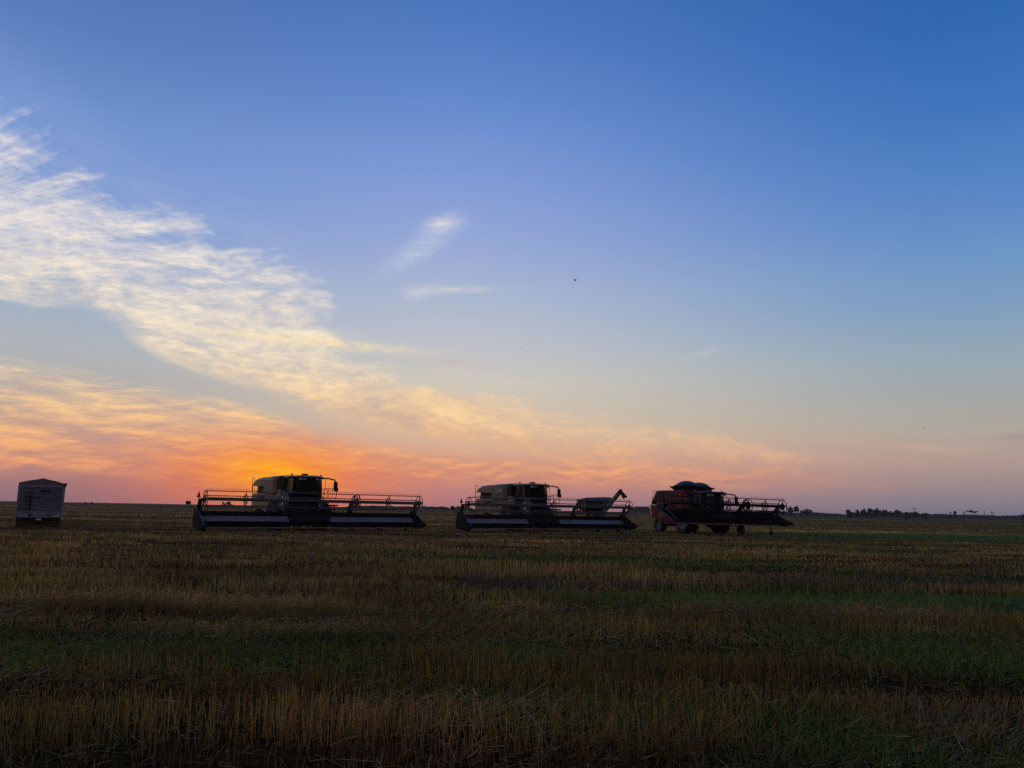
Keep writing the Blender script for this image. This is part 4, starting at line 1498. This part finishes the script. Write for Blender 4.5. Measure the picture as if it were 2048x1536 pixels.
def make_tree(name, rng, h, w, kind, mat, x, y, stem=0.3):
    """kind: 'round', 'tall', 'bush', 'flat' (umbrella crown), 'bare'"""
    root = empty(name, None, (x, y, 0))
    tr = MB()
    lean = rng.normal(0, 0.04, 2)
    r0 = 0.022 * h + 0.05
    top = (lean[0] * h, lean[1] * h, h * 0.80)
    mid = (lean[0] * h * 0.5 + rng.normal(0, 0.1), lean[1] * h * 0.5, h * 0.42)
    tr.tube((0, 0, -0.1), mid, r0, r0 * 0.7, n=7)
    tr.tube(mid, top, r0 * 0.7, r0 * 0.2, n=6)
    nb = 7 if kind != 'bush' else 5
    tips = []
    for i in range(nb):
        t = 0.35 + 0.6 * i / nb
        a = 2.4 * i + rng.random()
        bx = mid[0] * t * 2 if t < 0.5 else mid[0] + (top[0] - mid[0]) * (t - 0.5) * 2
        z = h * (0.30 + 0.50 * t)
        L = w * 0.42 * (0.6 + 0.5 * rng.random())
        p1 = (bx + L * math.cos(a), L * math.sin(a), z + L * (0.55 if kind != 'flat' else 0.25))
        tr.tube((bx, 0, z * 0.92), p1, r0 * 0.35, r0 * 0.1, n=5)
        tips.append(p1)
    tr.build('trunk', M['bark'], root)
    cs, rs = [], []
    if kind == 'flat':
        for i in range(8):
            cs.append((rng.uniform(-w / 2, w / 2), rng.uniform(-w / 3, w / 3), h * rng.uniform(0.86, 0.98)))
            rs.append((w * 0.20, w * 0.18, h * 0.06))
    elif kind == 'bare':
        for p in tips[-3:]:
            cs.append(p)
            rs.append((w * 0.12, w * 0.12, h * 0.06))
    else:
        nclump = {'round': 13, 'tall': 13, 'bush': 9}[kind]
        zb = stem if kind != 'bush' else 0.08
        for i in range(nclump):
            z = zb + (0.94 - zb) * rng.random() ** 0.85
            lim = math.sin(math.pi * min(1, max(0.12, (z - zb) / (1 - zb) * 0.8 + 0.2))) ** 0.7
            a = rng.random() * 2 * math.pi
            rad = w * 0.5 * lim * rng.random() ** 0.5 * 0.8
            cs.append((rad * math.cos(a) + lean[0] * h * z, rad * math.sin(a), z * h))
            k = w * rng.uniform(0.12, 0.22)
            rs.append((k, k, k * rng.uniform(0.6, 1.0)))
    V, F = leaf_cloud(rng, cs, rs, 34.0 / max(0.5, (w / 6.0)), 0.07 * w + 0.15)
    V[:, 2] = np.maximum(V[:, 2], 0.02)
    me = bpy.data.meshes.new('crown')
    me.from_pydata(V.tolist(), [], F)
    me.materials.append(mat)
    o = bpy.data.objects.new('crown', me)
    COL.objects.link(o)
    o.parent = root
    return root


rngt = np.random.default_rng(21)
D = 600.0
GB = 'trees along the skyline'


def hor(px):
    return 1001.7 + 0.01773 * px


# px of the middle, px of the top, width in px, shape, label
TREES = [
    (1580, 1012.7, 13, 'round', 'leftmost of the round trees behind the tip of the red combine header'),
    (1591, 1013.0, 12, 'round', 'second tree of the row right of the red combine header'),
    (1605, 1016.0, 7, 'tall', 'slim tree with a thin crown between wider trees right of the red combine'),
    (1613.5, 1018.6, 10, 'round', 'low round tree second from the right end of the row by the red combine'),
    (1620, 1020.5, 9, 'bush', 'small bush closing the right end of the tree row by the red combine'),
    (1697, 1021.0, 14, 'bush', 'loose ragged bush standing alone left of the dense clump of trees'),
    (1716, 1021.5, 13, 'bush', 'low bush at the left foot of the dense clump of trees'),
    (1728, 1018.2, 15, 'round', 'left one of the three tallest round trees in the dense clump'),
    (1741, 1017.6, 15, 'round', 'middle one of the three tallest round trees in the dense clump'),
    (1755, 1017.8, 16, 'round', 'right one of the three tallest round trees in the dense clump'),
    (1769, 1019.8, 14, 'round', 'tree where the dense clump starts to step down to the right'),
    (1782, 1022.0, 14, 'bush', 'low tree in the notch between the two halves of the dense clump'),
    (1794, 1020.8, 14, 'round', 'round tree at the right end of the dense clump'),
    (1812, 1025.0, 16, 'bush', 'low broad bush just left of the cross-armed power pole'),
    (1832, 1025.6, 17, 'bush', 'low broad bush under the cross-armed power pole'),
    (1850, 1027.2, 16, 'bush', 'low bush some way right of the cross-armed power pole'),
    (1900, 1022.8, 5, 'tall', 'narrow upright tree left of a wider lollipop shaped one'),
    (1909.5, 1021.2, 8, 'tall', 'lollipop shaped tree standing clear above the far hedge'),
    (1928.5, 1021.8, 5, 'round', 'small tree with see-through crown left of the flat-topped tree'),
    (1939, 1021.0, 10, 'flat', 'flat-topped umbrella tree, the broadest of the pair of flat crowns'),
    (1949, 1022.4, 8, 'flat', 'smaller flat-topped tree right of the broad umbrella tree'),
    (1985.5, 1019.5, 6, 'bare', 'bare leaning dead tree alone near the right edge'),
    (2046, 1026.5, 9, 'bush', 'bush poking above the hedge at the very right edge of the picture'),
    (448, 1004.6, 10, 'bush', 'small bush on the skyline seen through the left end of the reel'),
    (458, 1004.2, 12, 'bush', 'taller of two small bushes seen through the left end of the reel'),
    (171, 1003.6, 4, 'bush', 'tiny bush on the bare skyline right of the grain trailer'),
    (183, 1004.3, 5, 'bush', 'tiny low bush farther right on the bare skyline by the grain trailer'),
    (744, 1009.5, 4, 'tall', 'small pointed tree seen through the reel right of the first cab'),
    (1297, 1009.5, 3, 'tall', 'thin treetop above the dark wood left of the red combine'),
]
for i, (px, py, w, kind, label) in enumerate(TREES):
    dist = D + 25 * math.sin(i * 2.1)
    x, y, z = pix(px, py, dist)
    k = dist / 1560.0
    t = make_tree('bush' if kind == 'bush' else ('dead_tree' if kind == 'bare' else 'tree'), rngt, max(1.2, z), w * k * 1.3, kind, M['leaf'] if i % 3 else M['leaf2'], x, y, 0.25)
    tag(t, label, 'bush' if kind == 'bush' else 'tree', GB)


def far_wood():
    """the long dark belt of woodland too far off to tell its trees apart"""
    rng = np.random.default_rng(5)
    V, F, k = [], [], 0
    D2 = 1100.0
    spans = [(690, 905, 3.2), (900, 950, 4.5), (1255, 1312, 11.0), (1440, 1690, 5.2), (1690, 1860, 6.5), (1795, 1845, 8.0), (1840, 1905, 7.0), (1895, 2000, 6.0), (1990, 2120, 8.4), (1470, 1580, 7.0)]
    for a, b, hp in spans:
        s = D2 / 1560.0
        xa, xb = pix(a, hor(a), D2)[0], pix(b, hor(b), D2)[0]
        n = int(abs(xb - xa) * (16 + 5 * hp))
        x = rng.uniform(xa, xb, n)
        env = 0.62 + 0.55 * vnoise(x * 0.045 + hp, np.full(n, hp)) + 0.25 * (vnoise(x * 0.22, np.full(n, 3.3)) - 0.5)
        ends = np.clip(np.minimum(x - xa, xb - x) / 16.0 + 0.25, 0, 1)
        h = (hp * s + 1.6) * env * ends
        z = h * rng.random(n) ** 0.6
        y = D2 + rng.normal(0, 10, n)
        p = np.stack([x, y, z], -1)
        u = rng.normal(size=(n, 3))
        u /= np.linalg.norm(u, axis=1, keepdims=True)
        v = np.cross(u, rng.normal(size=(n, 3)))
        v /= np.linalg.norm(v, axis=1, keepdims=True)
        sz = rng.uniform(0.5, 1.2, (n, 1))
        V.append(np.stack([p - u * sz, p - v * sz, p + u * sz, p + v * sz], 1).reshape(-1, 3))
        F += [tuple(range(k + 4 * i, k + 4 * i + 4)) for i in range(n)]
        k += 4 * n
    V = np.concatenate(V)
    V[:, 2] = np.maximum(V[:, 2], 0.0)
    me = bpy.data.meshes.new('far_wood')
    me.from_pydata(V.tolist(), [], F)
    me.materials.append(M['leaf'])
    o = bpy.data.objects.new('far_wood', me)
    COL.objects.link(o)
    tag(o, 'long dark belt of far-off woodland on the skyline', kind='stuff')


far_wood()


def pole(name, px, top, dist, r, mat, label, cat, arm=0.0, group=None):
    x, y, z = pix(px, top, dist)
    root = empty(name, None, (x, y, 0))
    m = MB()
    m.tube((0, 0, -0.2), (0, 0, z), r, r * 0.7, n=8)
    m.build('pole', mat, root)
    if arm:
        a = MB()
        a.beam((-arm, 0, z - 0.5), (arm, 0, z - 0.5), 0.22, 0.25)
        for q in (-0.9, -0.4, 0.4, 0.9):
            a.tube((arm * q, 0, z - 0.4), (arm * q, 0, z + 0.1), 0.12, n=6)
        a.build('cross_arm', mat, root)
    return tag(root, label, cat, group)


pole('power_pole', 1828.5, 1016.5, 620, 0.26, M['post'], 'power pole with a cross arm rising above the low bushes', 'power pole', arm=1.2, group='poles on the skyline')
pole('power_pole', 1968.5, 1020.5, 640, 0.20, M['post'], 'plain thin pole between the flat-topped trees and the dead tree', 'power pole', group='poles on the skyline')
pole('power_pole', 1964.0, 1027.0, 640, 0.20, M['post'], 'short stump of a pole left of the plain thin pole', 'power pole', group='poles on the skyline')
pole('marker_post', 1597.0, 1023.0, 300, 0.09, M['post_white'], 'white post in front of the trees right of the red combine', 'post')


def reed(name, px, top, dist, label):
    x, y, z = pix(px, top, dist)
    m = MB()
    m.path([(0, 0, 0), (0.03, 0, z * 0.5), (0.12, 0, z)], 0.012, n=5)
    o = m.build(name, M['post'], None, loc=(x, y, 0))
    return tag(o, label, 'marker rod', 'marker rods by the headers')


reed('marker_rod', 853.0, 1024, 50.5, 'thin upright rod in the stubble right of the first header tip')
reed('marker_rod', 1279.5, 1036, 58.0, 'thin upright rod in the stubble right of the middle header tip')


# ------------------------------------------------------------------ insects in the evening air, a few metres from the camera
def make_insect():
    root = empty('flying_insect')
    b = MB()
    rings = []
    for x, r in ((-0.0095, 0.0006), (-0.007, 0.0017), (-0.003, 0.0022), (0.001, 0.0026), (0.004, 0.0022), (0.0055, 0.0013), (0.0075, 0.0018), (0.009, 0.0006)):
        rings.append([(x, r * math.cos(2 * math.pi * i / 8), r * math.sin(2 * math.pi * i / 8)) for i in range(8)])
    b.loft(rings)
    for s in (-1, 1):
        for x in (-0.001, 0.002, 0.004):
            b.path([(x, s * 0.002, -0.001), (x - 0.002, s * 0.005, -0.003), (x - 0.005, s * 0.006, -0.008)], 0.0003, n=4)
    b.build('body', M['insect'], root, smooth=True)
    for s in (-1, 1):
        w = MB()
        top = [(0.004, s * 0.002, 0.002), (0.006, s * 0.009, 0.006), (0.003, s * 0.014, 0.009), (-0.002, s * 0.013, 0.008), (-0.003, s * 0.007, 0.004), (0.0, s * 0.002, 0.002)]
        w.loft([top, [(x, y, z + 0.0003) for x, y, z in top]])
        w.build('wing', M['wing'], root)
    return root


ins = make_insect()
for i, (px, py, dist, sc, label) in enumerate((
        (1150.5, 560.5, 3.2, 0.72, 'dark insect in the open blue sky, the largest speck in the picture'),
        (417, 506.5, 4.5, 0.5, 'small dark insect in front of the upper cirrus cloud'),
        (1849.5, 856.5, 4.5, 0.55, 'small insect low in the pale sky far to the right'),
        (1700.5, 933, 4.5, 0.5, 'small insect above the skyline trees, right of the red combine'),
        (1042, 698, 4.5, 0.45, 'faint tiny insect in the pale sky near the middle'),
        (390, 763, 4.5, 0.4, 'faint tiny insect between the two cloud sheets on the left'))):
    o = ins if i == 0 else copy_tree(ins)
    o.location = pix(px, py, dist)
    sc = sc * (0.95 if i == 0 else 0.7)
    o.scale = (sc, sc, sc)
    o.rotation_euler = (0.3 * i, -0.5 + 0.2 * i, 0.6 + 1.3 * i)
    tag(o, label, 'insect', 'insects in the evening air')


# ------------------------------------------------------------------ evening air over the fields
def build_haze(density):
    b = MB()
    b.box(-1500, 1500, -60, 1500, -1.0, 11.5)
    m = bpy.data.materials.new('evening_haze')
    m.use_nodes = True
    nt = m.node_tree
    nt.nodes.clear()
    v = nt.nodes.new('ShaderNodeVolumePrincipled')
    v.inputs['Color'].default_value = (0.72, 0.80, 1.0, 1)
    v.inputs['Density'].default_value = density
    out = nt.nodes.new('ShaderNodeOutputMaterial')
    nt.links.new(v.outputs[0], out.inputs['Volume'])
    o = b.build('haze', m)
    tag(o, 'thin evening haze over the field', kind='stuff')


build_haze(0.00013)
